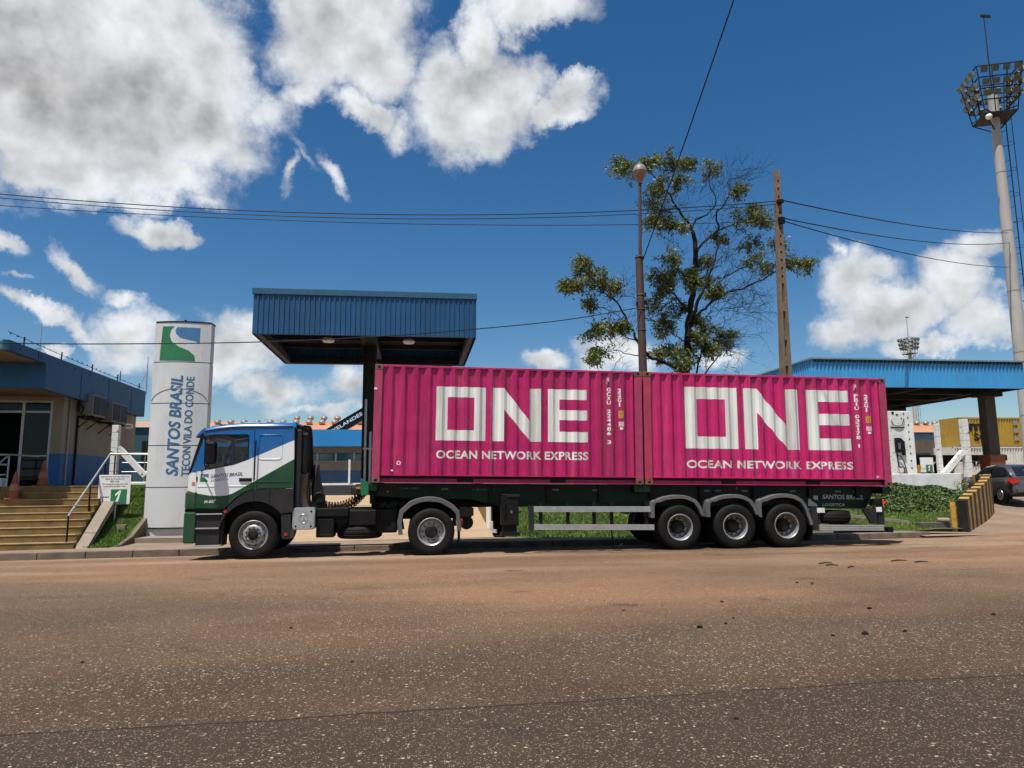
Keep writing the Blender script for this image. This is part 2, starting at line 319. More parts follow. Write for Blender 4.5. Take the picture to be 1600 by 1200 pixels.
# ------------------------------------------------------------------ ground: road, kerb, pavement, driveways, banks, yard
def lerp_tab(t, x):
    if x <= t[0][0]: return t[0][1]
    for (a, b), (c, d) in zip(t, t[1:]):
        if x <= c: return b+(d-b)*(x-a)/(c-a)
    return t[-1][1]
KERB = [(-40,16.6),(-16,17.55),(-8.6,17.75),(-4.6,18.0),(-1.3,18.35),(10,18.4),(14.6,18.85)]
def kerb_y(x): return lerp_tab(KERB, x)
def road_z(x, y):
    k = kerb_y(x); return -.11*max(0, min(1, (y-(k-1.75))/1.75))
def road_material():
    m_ = bpy.data.materials.new('dusty_asphalt'); m_.use_nodes = True; t = m_.node_tree; n = t.nodes; l = t.links; b = n['Principled BSDF']
    g = n.new('ShaderNodeNewGeometry'); pos = g.outputs['Position']; sp = n.new('ShaderNodeSeparateXYZ'); l.new(pos, sp.inputs[0])
    def M(op, a, b_=None, cl=False):
        q = n.new('ShaderNodeMath'); q.operation = op; q.use_clamp = cl
        for i, v in enumerate((a, b_)):
            if v is None: continue
            if isinstance(v, (int, float)): q.inputs[i].default_value = v
            else: l.new(v, q.inputs[i])
        return q.outputs[0]
    def S(x, a, c):
        q = n.new('ShaderNodeMapRange'); q.interpolation_type = 'SMOOTHSTEP'; l.new(x, q.inputs[0]); q.inputs[1].default_value = a; q.inputs[2].default_value = c; return q.outputs[0]
    def NZ(scale, det=5, rough=.55, st=(1,1,1), loc=(0,0,0)):
        mp = n.new('ShaderNodeMapping'); mp.inputs['Scale'].default_value = st; mp.inputs['Location'].default_value = loc; l.new(pos, mp.inputs[0])
        q = n.new('ShaderNodeTexNoise'); q.inputs['Scale'].default_value = scale; q.inputs['Detail'].default_value = det; q.inputs['Roughness'].default_value = rough; l.new(mp.outputs[0], q.inputs['Vector']); return q.outputs['Fac']
    def MIX(f, a, c):
        q = n.new('ShaderNodeMix'); q.data_type = 'RGBA'
        if isinstance(f, float): q.inputs[0].default_value = f
        else: l.new(f, q.inputs[0])
        for i, v in ((6, a), (7, c)):
            if isinstance(v, tuple): q.inputs[i].default_value = (*v, 1)
            else: l.new(v, q.inputs[i])
        return q.outputs[2]
    def VOR(scale):
        q = n.new('ShaderNodeTexVoronoi'); q.inputs['Scale'].default_value = scale; q.inputs['Randomness'].default_value = 1; l.new(pos, q.inputs['Vector']); return q
    wob = M('MULTIPLY', M('SUBTRACT', NZ(.9, 4), .5), .16)
    seam_y = M('SUBTRACT', M('SUBTRACT', sp.outputs[1], M('MULTIPLY', sp.outputs[0], .03)), M('ADD', wob, 5.07))     # distance from the paving seam
    near = S(seam_y, .03, -.03)
    base = MIX(S(NZ(.35, 5), .3, .7), (.054,.0355,.0245), (.082,.054,.037))
    base = MIX(M('MULTIPLY', near, .6), base, (.042,.030,.0225))
    dust = M('MULTIPLY', S(M('ADD', M('ADD', sp.outputs[1], M('MULTIPLY', sp.outputs[0], .12)), M('MULTIPLY', M('SUBTRACT', NZ(.25, 6, .6, (.35,1,1)), .5), 9.0)), 5.5, 15.0), .94)
    dcol = MIX(S(NZ(.22, 5, .6, (.5,1,1), (9,2,0)), .36, .64), (.165,.098,.060), (.245,.160,.098))
    col = MIX(dust, base, dcol)
    track = M('MULTIPLY', S(NZ(.9, 6, .6, (.05,1,1), (3,7,0)), .50, .66), M('MULTIPLY', S(sp.outputs[1], 5, 9), .7))
    col = MIX(track, col, (.085,.060,.044))
    lft = M('MULTIPLY', S(sp.outputs[0], 1.0, -9.0), .45); col = MIX(lft, col, (.062,.047,.038))
    org = M('MULTIPLY', M('MULTIPLY', S(NZ(.16, 4, .6, (.5,1,1), (1,8,0)), .42, .62), S(sp.outputs[1], 5.5, 10.0)), .8); col = MIX(org, col, (.24,.135,.078))
    pale = M('MULTIPLY', M('MULTIPLY', S(NZ(.5, 5, .6, (.18,1,1), (6,3,0)), .46, .66), S(sp.outputs[1], 11.5, 14.5)), .8); col = MIX(pale, col, (.34,.245,.165))
    oil = M('MULTIPLY', S(NZ(1.1, 3, .5, (.8,1,1), (12,5,0)), .66, .74), .6); col = MIX(oil, col, (.035,.027,.022))
    smudge = M('MULTIPLY', S(NZ(.6, 6, .65, (.5,1,1), (5,1,0)), .55, .75), .4)
    col = MIX(smudge, col, (.052,.039,.031))
    # pale aggregate showing through: one layer of coarse chips, one of fine grit
    v1 = VOR(33); v2 = VOR(85)
    sc1 = n.new('ShaderNodeSeparateColor'); l.new(v1.outputs['Color'], sc1.inputs[0]); sc2 = n.new('ShaderNodeSeparateColor'); l.new(v2.outputs['Color'], sc2.inputs[0])
    dens1 = M('MULTIPLY', M('SUBTRACT', 1.0, M('MULTIPLY', near, .62)), M('ADD', .10, M('MULTIPLY', S(NZ(.7, 6, .6, (.5,1,1), (2,2,2)), .32, .68), .38)))
    chip1 = M('MULTIPLY', M('LESS_THAN', sc1.outputs[0], dens1), S(v1.outputs['Distance'], .40, .24))
    chip2 = M('MULTIPLY', M('LESS_THAN', sc2.outputs[0], .34), S(v2.outputs['Distance'], .5, .32))
    keep = M('SUBTRACT', 1.0, M('MULTIPLY', dust, .55))
    ccol = MIX(sc1.outputs[1], (.12,.09,.065), (.46,.38,.28))
    col = MIX(M('MULTIPLY', chip2, M('MULTIPLY', keep, .6)), col, ccol)
    col = MIX(M('MULTIPLY', chip1, M('MULTIPLY', keep, .95)), col, ccol)
    dk = M('MULTIPLY', M('GREATER_THAN', sc2.outputs[1], .72), .45); col = MIX(dk, col, (.026,.021,.018))
    crack = M('MULTIPLY', S(M('ABSOLUTE', seam_y), .022, .004), S(NZ(2.2, 3), .30, .42)); col = MIX(M('MULTIPLY', crack, .95), col, (.022,.018,.015))
    ck2 = M('SUBTRACT', M('ADD', sp.outputs[1], M('MULTIPLY', sp.outputs[0], 1.35)), M('ADD', M('MULTIPLY', M('SUBTRACT', NZ(1.4, 4, .6, (1,1,1), (4,4,4)), .5), .5), 23.2))
    c2 = M('MULTIPLY', M('MULTIPLY', S(M('ABSOLUTE', ck2), .05, .012), S(sp.outputs[1], 9.5, 10.4)), .55); col = MIX(c2, col, (.06,.043,.034))
    l.new(col, b.inputs['Base Color']); b.inputs['Roughness'].default_value = .88; b.inputs['Specular IOR Level'].default_value = .08
    bp = n.new('ShaderNodeBump'); bp.inputs['Strength'].default_value = .45; bp.inputs['Distance'].default_value = .006
    hgt = M('ADD', M('ADD', chip1, M('MULTIPLY', NZ(170, 3), .9)), M('MULTIPLY', NZ(6, 4), 1.2)); l.new(hgt, bp.inputs['Height']); l.new(bp.outputs[0], b.inputs['Normal'])
    return m_
M_ROAD = road_material()
def sheet(name, xs, ys, fx, fz, material, kind='structure', parent=None):
    """grid sheet: fx(i-th x parameter, y) -> x, fz(x, y) -> z"""
    mb = MB(); nx, ny = len(xs), len(ys)
    vs_ = []
    for y in ys:
        for x in xs:
            X, Y_ = fx(x, y); vs_.append((X, Y_, fz(X, Y_)))
    fs = [(j*nx+i, j*nx+i+1, (j+1)*nx+i+1, (j+1)*nx+i) for j in range(ny-1) for i in range(nx-1)]
    mb.add(vs_, fs); return mb.build(name, material, parent, kind=kind, smooth=60)
def frange(a, b, n): return [a+(b-a)*i/n for i in range(n+1)]
M_YARD = mat('yard_concrete', (.31,.245,.18), .9, var=.2, vscale=.7, dirt=(.18,.13,.09), damt=.5, dscale=.6, bump=.3, bscale=30)
M_DRIVE = mat('driveway_concrete', (.36,.255,.16), .9, var=.16, vscale=.9, dirt=(.19,.125,.08), damt=.6, dscale=.9, bump=.3, bscale=35)
M_ENT = mat('entrance_tarmac', (.21,.145,.098), .9, var=.22, vscale=.5, dirt=(.12,.085,.06), damt=.7, dscale=.7, bump=.4, bscale=40)
M_PAVE = mat('pavement_concrete', (.22,.16,.112), .9, var=.16, vscale=1.2, dirt=(.12,.085,.06), damt=.6, dscale=.8, bump=.4, bscale=30)
M_EARTH = mat('bare_earth', (.14,.10,.06), .95, var=.25, vscale=3, dirt=(.05,.08,.015), damt=.7, dscale=2, bump=.6, bscale=20)
big = MB(); big.add([(-1500,-1500,-.35),(1500,-1500,-.35),(1500,1500,-.35),(-1500,1500,-.35)], [(0,1,2,3)]); big.build('ground', M_EARTH, kind='structure')
# road: s in 0..1 from the far side of the street behind the camera to the kerb
XR = frange(-60, -20, 8)+frange(-18, 14.6, 33)
sheet('road', XR, [0, .3, .55, .7, .8, .86, .9, .93, .96, .98, 1], lambda x, s: (x, -14+(kerb_y(x)+14)*s), lambda x, y: road_z(x, y), M_ROAD)
def side_z(x, y): return road_z(14.6, 18.85)*max(0, 1-(x-14.6)/3) if y < 20 else 0
# the side entrance on the right, tarmac running uphill behind the striped wall
def ent_z(x, y): return lerp_tab([(15,-.05),(18.85,-.045),(19.5,-.02),(21,.08),(24,.38),(27,.66),(32,1.45),(34,1.5)], y)
XE = frange(14.6, 70, 26)
sheet('road', XE, frange(-14, 18.85, 8), lambda x, y: (x, y), lambda x, y: road_z(14.6, y) if x < 14.7 else lerp_tab([(-14,0),(16.5,0),(18.85,-.03)], y)*(1-0), M_ROAD)
sheet('driveway', frange(14.15, 70, 24), frange(18.55, 34, 16), lambda x, y: (x, y), ent_z, M_ENT)
# kerb stones
kp = MB(); kx = frange(-18.5, 14.3, 33)
kp.add([(q, kerb_y(q)+.03, -.15) for q in kx]+[(q, kerb_y(q)+.15, -.15) for q in kx], [(i, i+1, 34+i+1, 34+i) for i in range(33)])
kerb = kp.build('kerb', M_KERB, kind='structure')
x = -18.5
while x < 14.3:
    if -3.9 < x < .6:
        top = .012
    else: top = .045
    mb = MB(); y0, y1 = kerb_y(x), kerb_y(x+.985); j = random.uniform(-.006, .006)
    mb.add([(x,y0+j,-.2),(x+.985,y1+j,-.2),(x+.985,y1+.16,-.2),(x,y0+.16,-.2),(x,y0+.02+j,top),(x+.985,y1+.02+j,top),(x+.985,y1+.16,top),(x,y0+.16,top)],
           [(4,5,6,7),(0,1,5,4),(1,2,6,5),(2,3,7,6),(3,0,4,7)])
    mb.build('kerb_stone', M_KERB, kerb, bevel=.012); x += 1.0
def back_y(x): return lerp_tab([(-18.5,18.9),(-8.6,18.75),(-5.2,19.3),(-4.6,19.3),(2.2,19.55),(2.6,19.4),(5.6,18.95),(9,19.4),(14.6,19.45)], x)
sheet('pavement', frange(-18.5, 16.3, 64), [0, .25, .5, .75, 1], lambda x, s: (x, kerb_y(min(x, 14.6))+.16+(back_y(x)-kerb_y(min(x, 14.6))-.16)*s), lambda x, y: .040+.03*max(0, y-18.6)+(-.06*max(0, (x-13.2)/2) if x > 13.2 else 0), M_PAVE)
# driveway between the pylon and the striped kerb wall
def drive_z(x, y): return lerp_tab([(19,.05),(19.5,.075),(30.5,1.5),(31,1.5)], y)
sheet('driveway', frange(-5.2, 2.1, 10), frange(19.2, 31, 14), lambda x, y: (x, max(y, back_y(x)-.02)), drive_z, M_DRIVE)
M_TURF = mat('turf_soil', (.045,.070,.014), .95, var=.4, vscale=2, dirt=(.09,.07,.03), damt=.6, dscale=1.3, bump=.6, bscale=20)
def bank_l(x, y):
    if x > -7.3: return lerp_tab([(18.5,.0),(19.2,.05),(21.5,.09),(23.0,1.45),(24,1.55)], y)
    return lerp_tab([(18.5,.0),(19.2,.07),(19.8,.2),(22.4,1.42),(22.9,1.52),(24,1.55),(60,1.55)], y+.12*math.sin(x*1.3)*.5)
def bank_r(x, y):
    h_ = lerp_tab([(18.5,.0),(19.4,.06),(20,.2),(23.5,1.05),(25.3,1.22),(26,1.3)], y)
    b = .06*math.exp(-((x-17.2)/2.3)**2-((y-23.4)/1.5)**2) - .50*math.exp(-((x-21.3)/1.6)**2-((y-24.8)/1.6)**2)
    return h_+b+.03*math.sin(x*2.1+y)
sheet('grass_bank', frange(-40, -7.301, 84), frange(18.7, 24.5, 20), lambda x, y: (x, y), bank_l, M_TURF)
sheet('pavement', frange(-7.299, -5.2, 6), frange(19.0, 24.5, 16), lambda x, y: (x, y), bank_l, M_PAVE)
def wall_x(y): return lerp_tab([(19.0,15.95),(19.46,16.1),(20.6,17.35),(22.0,19.0),(23.73,20.9),(25.2,21.9),(27,22.4)], y)
sheet('grass_bank', frange(0, 1, 60), frange(19.38, 25.45, 24), lambda s, y: (2.4+(wall_x(y)-.1-2.4)*s, y), bank_r, M_TURF)
yd = MB()
for (a, b, c, d) in ((-700,-5.2,24.5,900),(-5.2,2.1,31,900),(2.1,22.6,25.45,900),(22.6,700,34,900)):
    yd.add([(a,c,1.5),(b,c,1.5),(b,d,1.5),(a,d,1.5)], [(0,1,2,3)])
yd.build('yard', M_YARD, kind='structure')
# ------------------------------------------------------------------ grass
M_GRASS = mat('grass_blades', (.090,.165,.020), .7, var=.45, vscale=1.3, dirt=(.20,.19,.045), damt=.55, dscale=2.4)
def grass(name, label, region, zf, n, hmin, hmax, seed):
    rnd = random.Random(seed); mb = MB(); c = 0
    while c < n:
        p = region(rnd)
        if p is None: continue
        x, y = p; z = zf(x, y)-.02; a = rnd.uniform(0, 6.283); h_ = rnd.uniform(hmin, hmax); w = rnd.uniform(.010, .022)
        lx, ly = rnd.uniform(-.5, .5)*h_, rnd.uniform(-.5, .5)*h_
        dx, dy = math.cos(a)*w, math.sin(a)*w
        k = len(mb.v); mb.v += [(x-dx,y-dy,z),(x+dx,y+dy,z),(x+lx,y+ly,z+h_)]; mb.f.append((k,k+1,k+2)); mb.m.append(0); c += 1
    o = mb.build(name, M_GRASS); o['kind'] = 'stuff'; o['label'] = label; o['category'] = 'grass'
def reg_l(r):
    x = r.uniform(-9.5, -5.35); y = r.uniform(18.8, 23.2)
    if x > -7.4 and y < 21.6: return None
    if x < -8.0-(y-18.7)*.11+.05 and y < 21.9: return None
    return x, y
def reg_l2(r):
    return r.uniform(-13.2, -11.2), r.uniform(20.6, 22.6)
def reg_r(r):
    y = 19.3+6.1*r.random()**1.25; x = r.uniform(2.45, wall_x(y)-.25)
    return (x, y) if y > back_y(min(x, 14.6))+.02+.06*math.sin(x*5) else None
grass('grass', 'mown green grass on the slope beside the yellow steps', reg_l, bank_l, 42000, .04, .10, 1)
grass('grass', 'sunlit grass on the bank behind the trailer', reg_r, bank_r, 130000, .035, .10, 2)
MB().prism([(19.15,-.05),(22.95,-.05),(22.95,1.54),(22.45,1.46),(19.85,.25),(19.15,.10)], 'x', -7.33, -7.24).build('bank_edging', M_KERB, kind='structure', bevel=.015)
# ------------------------------------------------------------------ wheels
WHEELS = {}
def wheel_parts(kind):
    """tyre, rim, hub meshes centred on the wheel, outer face towards -y"""
    t = MB()
    prof = [(.285,-.13),(.33,-.148),(.40,-.152),(.455,-.146),(.485,-.128),(.497,-.112),(.50,-.09)]
    for g in (-.06, -.005, .05):
        prof += [(.50,g-.009),(.486,g-.007),(.486,g+.007),(.50,g+.009)]
    prof += [(.50,.09),(.485,.128),(.455,.146),(.33,.148),(.285,.13)]
    t.lathe(prof, n=44)
    for i in range(44):                                  # shoulder blocks
        a = 2*math.pi*i/44; c, s = math.cos(a), math.sin(a); c2, s2 = math.cos(a+.075), math.sin(a+.075)
        for r0, y0, r1, y1 in ((.488,-.131,.503,-.100),):
            t.add([(r0*c,y0,r0*s),(r0*c2,y0,r0*s2),(r1*c2,y1,r1*s2),(r1*c,y1,r1*s)], [(0,1,2,3)])
    r = MB()
    if kind == 'steer':
        r.lathe([(.288,-.12),(.300,-.145),(.292,-.150),(.278,-.135),(.262,-.095),(.235,-.085),(.225,-.10),(.205,-.135),(.19,-.150),(.165,-.155),(.12,-.150),(.10,-.14)], n=40)
    elif kind == 'drive':
        r.lathe([(.288,-.12),(.300,-.145),(.290,-.150),(.272,-.135),(.262,-.09),(.250,-.075),(.235,-.05),(.215,-.045),(.14,-.05),(.10,-.05)], n=40)
    else:
        r.lathe([(.288,-.12),(.300,-.145),(.290,-.150),(.270,-.135),(.258,-.05),(.245,.02),(.225,.06),(.19,.075),(.10,.075)], n=40)
    h = MB()
    if kind == 'steer':
        h.lathe([(.10,-.14),(.098,-.20),(.085,-.215),(.03,-.225),(.001,-.225)], n=20)
        for i in range(10):
            a = 2*math.pi*i/10; h.lathe([(.017,-.145),(.017,-.175),(.001,-.178)], (.145*math.cos(a), 0, .145*math.sin(a)), n=6)
        holes = MB()
        for i in range(10):
            a = 2*math.pi*(i+.5)/10; h.lathe([(.020,-.128),(.001,-.135)], (.213*math.cos(a), -.004, .213*math.sin(a)), n=8)
    elif kind == 'drive':
        h.lathe([(.14,-.05),(.135,-.11),(.11,-.13),(.03,-.135),(.001,-.135)], n=20)
        for i in range(10):
            a = 2*math.pi*i/10; h.lathe([(.019,-.045),(.019,-.08),(.001,-.083)], (.182*math.cos(a), 0, .182*math.sin(a)), n=6)
    else:
        h.lathe([(.16,.07),(.155,.0),(.14,-.03),(.12,-.04),(.115,-.06),(.04,-.065),(.001,-.065)], n=20)
        for i in range(10):
            a = 2*math.pi*(i+.3)/10; h.lathe([(.018,.07),(.018,.035),(.001,.032)], (.195*math.cos(a), 0, .195*math.sin(a)), n=6)
    return t, r, h
def wheel(parent, kind, c, flip=False, dual=False):
    key = (kind, dual)
    if key not in WHEELS:
        t, r, h = wheel_parts(kind)
        if dual: t.lathe([(.285,.19),(.40,.185),(.485,.21),(.50,.24),(.50,.46),(.485,.48),(.40,.5),(.285,.49)], n=36)
        me = []
        for nm, mb, mt in (('wheel', t, M_TYRE), ('rim', r, M_RIM), ('hub', h, M_HUB)):
            q = mb.build(nm, mt, None, smooth=35); me.append(q.data); bpy.data.objects.remove(q)
        WHEELS[key] = me
    me = WHEELS[key]
    o = bpy.data.objects.new('wheel', me[0]); COL.objects.link(o); o.parent = parent
    o.location = WM[parent].inverted() @ Vector(c)
    o.rotation_euler = (0, random.uniform(0, 6.28), math.pi if flip else 0)
    WM[o] = Matrix.Translation(Vector(c))
    for nm, q in (('rim', me[1]), ('hub', me[2])):
        s = bpy.data.objects.new(nm, q); COL.objects.link(s); s.parent = o; WM[s] = WM[o]
    return o
def arch(pts, y0, y1, th, name, material, parent, lip=.05):
    """mudguard: polyline in x,z swept across the wheel with a turned-down outer lip"""
    mb = MB(); n = len(pts)
    cx = sum(p[0] for p in pts)/n; cz = min(p[1] for p in pts)
    def inn(p, d):
        v = Vector((cx-p[0], cz-p[1])); v.normalize(); return (p[0]+v.x*d, p[1]+v.y*d)
    sec = [[(p[0], y0+.02, p[1]), (p[0], y1, p[1]), (inn(p, th)[0], y1, inn(p, th)[1]), (inn(p, lip)[0], y0+.02, inn(p, lip)[1]), (inn(p, lip)[0], y0, inn(p, lip)[1]), (inn(p, .012)[0], y0, inn(p, .012)[1])] for p in pts]
    k = 6; vs_ = [q for s in sec for q in s]
    fs = [(i*k+j, (i+1)*k+j, (i+1)*k+(j+1) % k, i*k+(j+1) % k) for i in range(n-1) for j in range(k)]
    fs += [tuple(range(k)), tuple((n-1)*k+j for j in range(k))[::-1]]
    mb.add(vs_, fs); return mb.build(name, material, parent, smooth=30, recalc=True)
def smooth_pts(pts, sub=4):
    out = []
    for i in range(len(pts)-1):
        p0 = pts[max(i-1, 0)]; p1 = pts[i]; p2 = pts[i+1]; p3 = pts[min(i+2, len(pts)-1)]
        for s in range(sub):
            t = s/sub
            out.append(tuple(.5*((2*p1[k])+(-p0[k]+p2[k])*t+(2*p0[k]-5*p1[k]+4*p2[k]-p3[k])*t*t+(-p0[k]+3*p1[k]-3*p2[k]+p3[k])*t**3) for k in range(len(p1))))
    out.append(pts[-1]); return out
# ------------------------------------------------------------------ tractor unit
Y0, Y1 = 15.62, 18.10; YM = (Y0+Y1)/2
def livery():
    m_ = bpy.data.materials.new('cab_livery_paint'); m_.use_nodes = True; t = m_.node_tree; n = t.nodes; l = t.links; b = n['Principled BSDF']
    tx = n.new('ShaderNodeNewGeometry'); sp = n.new('ShaderNodeSeparateXYZ'); l.new(tx.outputs['Position'], sp.inputs[0])
    def curve(pts):
        mr = n.new('ShaderNodeMapRange'); l.new(sp.outputs[0], mr.inputs[0]); mr.inputs[1].default_value = -4.75; mr.inputs[2].default_value = -2.5
        fc = n.new('ShaderNodeFloatCurve'); l.new(mr.outputs[0], fc.inputs['Value']); c = fc.mapping.curves[0]
        fc.mapping.use_clip = False
        P_ = [((x+4.75)/2.25, (z-1)/2) for x, z in pts]
        c.points[0].location = P_[0]; c.points[1].location = P_[-1]
        for p in P_[1:-1]: c.points.new(*p)
        for p in c.points: p.handle_type = 'VECTOR'
        fc.mapping.update()
        q = n.new('ShaderNodeMath'); q.operation = 'MULTIPLY_ADD'; l.new(fc.outputs[0], q.inputs[0]); q.inputs[1].default_value = 2; q.inputs[2].default_value = 1
        d = n.new('ShaderNodeMath'); d.operation = 'GREATER_THAN'; l.new(sp.outputs[2], d.inputs[0]); l.new(q.outputs[0], d.inputs[1]); return d.outputs[0]
    blue = curve([(-4.75,1.77),(-4.659,1.786),(-4.279,1.852),(-3.802,1.955),(-3.497,2.057),(-3.399,2.104),(-2.5,2.50)])
    notgreen = curve([(-4.75,1.43),(-4.667,1.415),(-4.519,1.365),(-4.25,1.315),(-4.067,1.305),(-3.92,1.315),(-3.803,1.352),(-3.541,1.501),(-3.378,1.597),(-2.5,2.105)])
    def MIX(f, a, c):
        q = n.new('ShaderNodeMix'); q.data_type = 'RGBA'; l.new(f, q.inputs[0])
        for i, v in ((6, a), (7, c)):
            if isinstance(v, tuple): q.inputs[i].default_value = (*v, 1)
            else: l.new(v, q.inputs[i])
        return q.outputs[2]
    col = MIX(blue, MIX(notgreen, (.003,.045,.018), (.74,.76,.77)), (.001,.105,.33))
    no = n.new('ShaderNodeTexNoise'); no.inputs['Scale'].default_value = 3; no.inputs['Detail'].default_value = 8; l.new(tx.outputs['Position'], no.inputs['Vector'])
    mr = n.new('ShaderNodeMapRange'); l.new(no.outputs['Fac'], mr.inputs[0]); mr.inputs[1].default_value = .45; mr.inputs[2].default_value = .8; mr.inputs[4].default_value = .10
    l.new(MIX(mr.outputs[0], col, (.32,.25,.19)), b.inputs['Base Color']); b.inputs['Roughness'].default_value = .32; b.inputs['Coat Weight'].default_value = .12; b.inputs['Coat Roughness'].default_value = .1
    return m_
M_CAB = livery(); M_CABGLASS = glass('cab_window_glass', (.74,.78,.78), .12)
M_INT = mat('cab_interior', (.07,.07,.075), .8); M_CHROME = mat('chrome_strip', (.62,.63,.64), .25, .9)
M_GREENP = mat('bumper_green_paint', (.004,.055,.022), .35, dirt=DUST, damt=.15, coat=.4)
T = thing('truck_tractor', 'blue white and green tractor unit coupled to the container trailer', 'truck', (-3.0, YM, 0))
DOOR = [(-4.525,1.06),(-4.525,1.80),(-4.645,1.80),(-4.405,2.56),(-4.36,2.625),(-4.05,2.672),(-3.402,2.69),(-3.388,1.45),(-3.55,1.385),(-3.72,1.27),(-3.93,1.06)]
WIN = [(-4.392,2.548),(-4.2,2.575),(-3.55,2.577),(-3.518,2.55),(-3.511,2.071),(-3.803,1.961),(-4.279,1.866),(-4.36,1.895),(-4.385,1.95)]
OUT = [(-4.68,1.05),(-4.684,1.745),(-4.672,1.79),(-4.437,2.56),(-4.385,2.66),(-4.05,2.715),(-3.68,2.745),(-2.59,2.755),(-2.559,1.45),(-3.377,1.43),(-3.55,1.37),(-3.72,1.26),(-3.94,1.04)]
def shrink(lp, d):
    cx = sum(p[0] for p in lp)/len(lp); cz = sum(p[1] for p in lp)/len(lp)
    return [(p[0]-d*(1 if p[0] > cx else -1), p[1]-d*(1 if p[1] > cz else -1)) for p in lp]
for near in (True, False):
    a, b = (Y0, Y0+.035) if near else (Y1-.035, Y1)
    sp_ = MB().prism([OUT, shrink(DOOR, -.006)], 'y', a, b).build('side_panel', M_CAB, T)
    d = MB().prism([shrink(DOOR, .004), WIN], 'y', a, b).build('door', M_CAB, T, bevel=.006)
    MB().prism(WIN, 'y', a+.012, b-.016).build('window', M_CABGLASS, d)
    fr = MB()
    for p, q in zip(WIN, WIN[1:]+WIN[:1]): fr.bar((p[0], a+.004, p[1]), (q[0], a+.004, q[1]), .014, .022)
    fr.build('window_seal', M_BLACK, d)
    if near:
        h_ = MB(); h_.box(-3.66,-3.43,a-.03,a-.012,1.615,1.66); h_.box(-3.66,-3.62,a-.02,a+.002,1.60,1.67); h_.box(-3.47,-3.43,a-.02,a+.002,1.60,1.67)
        h_.build('door_handle', M_BLACK, d, bevel=.008)
        MB().prism(shrink([(-3.68,1.60),(-3.68,1.675),(-3.42,1.675),(-3.42,1.60)], 0), 'y', a-.006, a+.002).build('handle_recess', M_FENDER, d)
        cr = MB().box(-4.50,-3.40,a-.008,a+.001,1.497,1.512); cr.build('crease', M_CAB, d, bevel=.004)
        # pressed panel and crease on the sleeper side
        e = MB(); x0, x1, z0, z1 = -3.30,-2.83,2.06,2.575; rr = .06
        pts = []
        for (cx, cz, a0) in ((x1-rr,z1-rr,0),(x0+rr,z1-rr,90),(x0+rr,z0+rr,180),(x1-rr,z0+rr,270)):
            for k in range(5): t_ = R(a0+22.5*k); pts.append((cx+rr*math.cos(t_), a-.001, cz+rr*math.sin(t_)))
        e.tube(pts+pts[:1], .009, 6); e.build('panel_pressing', M_CAB, sp_, smooth=50)
        MB().box(-3.37,-2.66,a-.012,a+.001,1.585,1.605).build('crease', M_CAB, sp_, bevel=.005)
# roof: lofted with rounded shoulders
rf = MB(); ST = [(-4.44,2.56),(-4.40,2.65),(-4.25,2.69),(-4.05,2.715),(-3.68,2.745),(-3.1,2.752),(-2.59,2.755),(-2.555,2.73)]
cs_ = [(0,0),(.012,.035),(.045,.07),(.10,.092),(.3,.108),(1.24,.12)]; sec = [(y, z) for y, z in cs_]+[(2.48-y, z) for y, z in cs_[-2::-1]]
for i, (x, z) in enumerate(ST):
    k = .35 if i == 0 else (.8 if i == 1 else (.75 if i == len(ST)-1 else 1))
    for y, dz in sec: rf.v.append((x, Y0+y, z+dz*k))
n_ = len(sec)
for i in range(len(ST)-1):
    for j in range(n_-1): rf.f.append((i*n_+j, (i+1)*n_+j, (i+1)*n_+j+1, i*n_+j+1)[::-1]); rf.m.append(0)
rf.build('roof', M_CAB, T, smooth=40, recalc=True)
MB().prism([(-3.95,2.85),(-3.78,2.905),(-3.45,2.905),(-3.38,2.87),(-3.40,2.85)], 'y', YM-.5, YM+.5).build('roof_hatch', M_WHITE, T, bevel=.01)
MB().box(-4.12,-3.99,Y0+.03,Y0+.10,2.765,2.80).build('marker_light', M_BLACK, T, bevel=.015)
vi = MB().prism([(-4.60,2.52),(-4.55,2.60),(-4.46,2.70),(-4.40,2.72),(-4.40,2.66),(-4.47,2.60)], 'y', Y0+.02, Y1-.02); vi.build('sun_visor', M_CAB, T, bevel=.01)
f_ = MB(); f_.box(-4.70,-4.672,Y0+.03,Y1-.03,1.05,1.78); f_.build('front_panel', M_CAB, T, bevel=.02)
for yy in (Y0-.006, Y1-.03):
    sl_ = MB(); sl_.add([(-4.70,yy,1.74),(-4.645,yy,1.80),(-4.41,yy,2.57),(-4.47,yy,2.60),(-4.70,yy+.036,1.74),(-4.645,yy+.036,1.80),(-4.41,yy+.036,2.57),(-4.47,yy+.036,2.60)], [(0,1,2,3),(7,6,5,4),(0,4,5,1),(1,5,6,2),(2,6,7,3),(3,7,4,0)]); sl_.build('windscreen_surround', M_BLACK, T, recalc=True)
ws = MB(); ws.add([(-4.672,Y0+.03,1.79),(-4.672,Y1-.03,1.79),(-4.437,Y1-.03,2.56),(-4.437,Y0+.03,2.56)], [(0,1,2,3)]); ws.build('windscreen', M_CABGLASS, T)
g = MB()
for k in range(5): g.box(-4.72,-4.70,Y0+.35,Y1-.35,1.12+k*.11,1.19+k*.11)
g.build('grille', M_BLACK, T)
MB().box(-2.60,-2.56,Y0+.04,Y1-.04,1.3,2.75).build('rear_wall', M_DKGREY, T)
MB().box(-4.66,-2.62,Y0+.05,Y1-.05,1.36,1.42).build('floor', M_INT, T)
MB().prism([(-4.64,1.42),(-4.64,1.85),(-4.45,1.93),(-4.2,1.80),(-4.12,1.42)], 'y', Y0+.06, Y1-.06).build('dashboard', M_INT, T, bevel=.03)
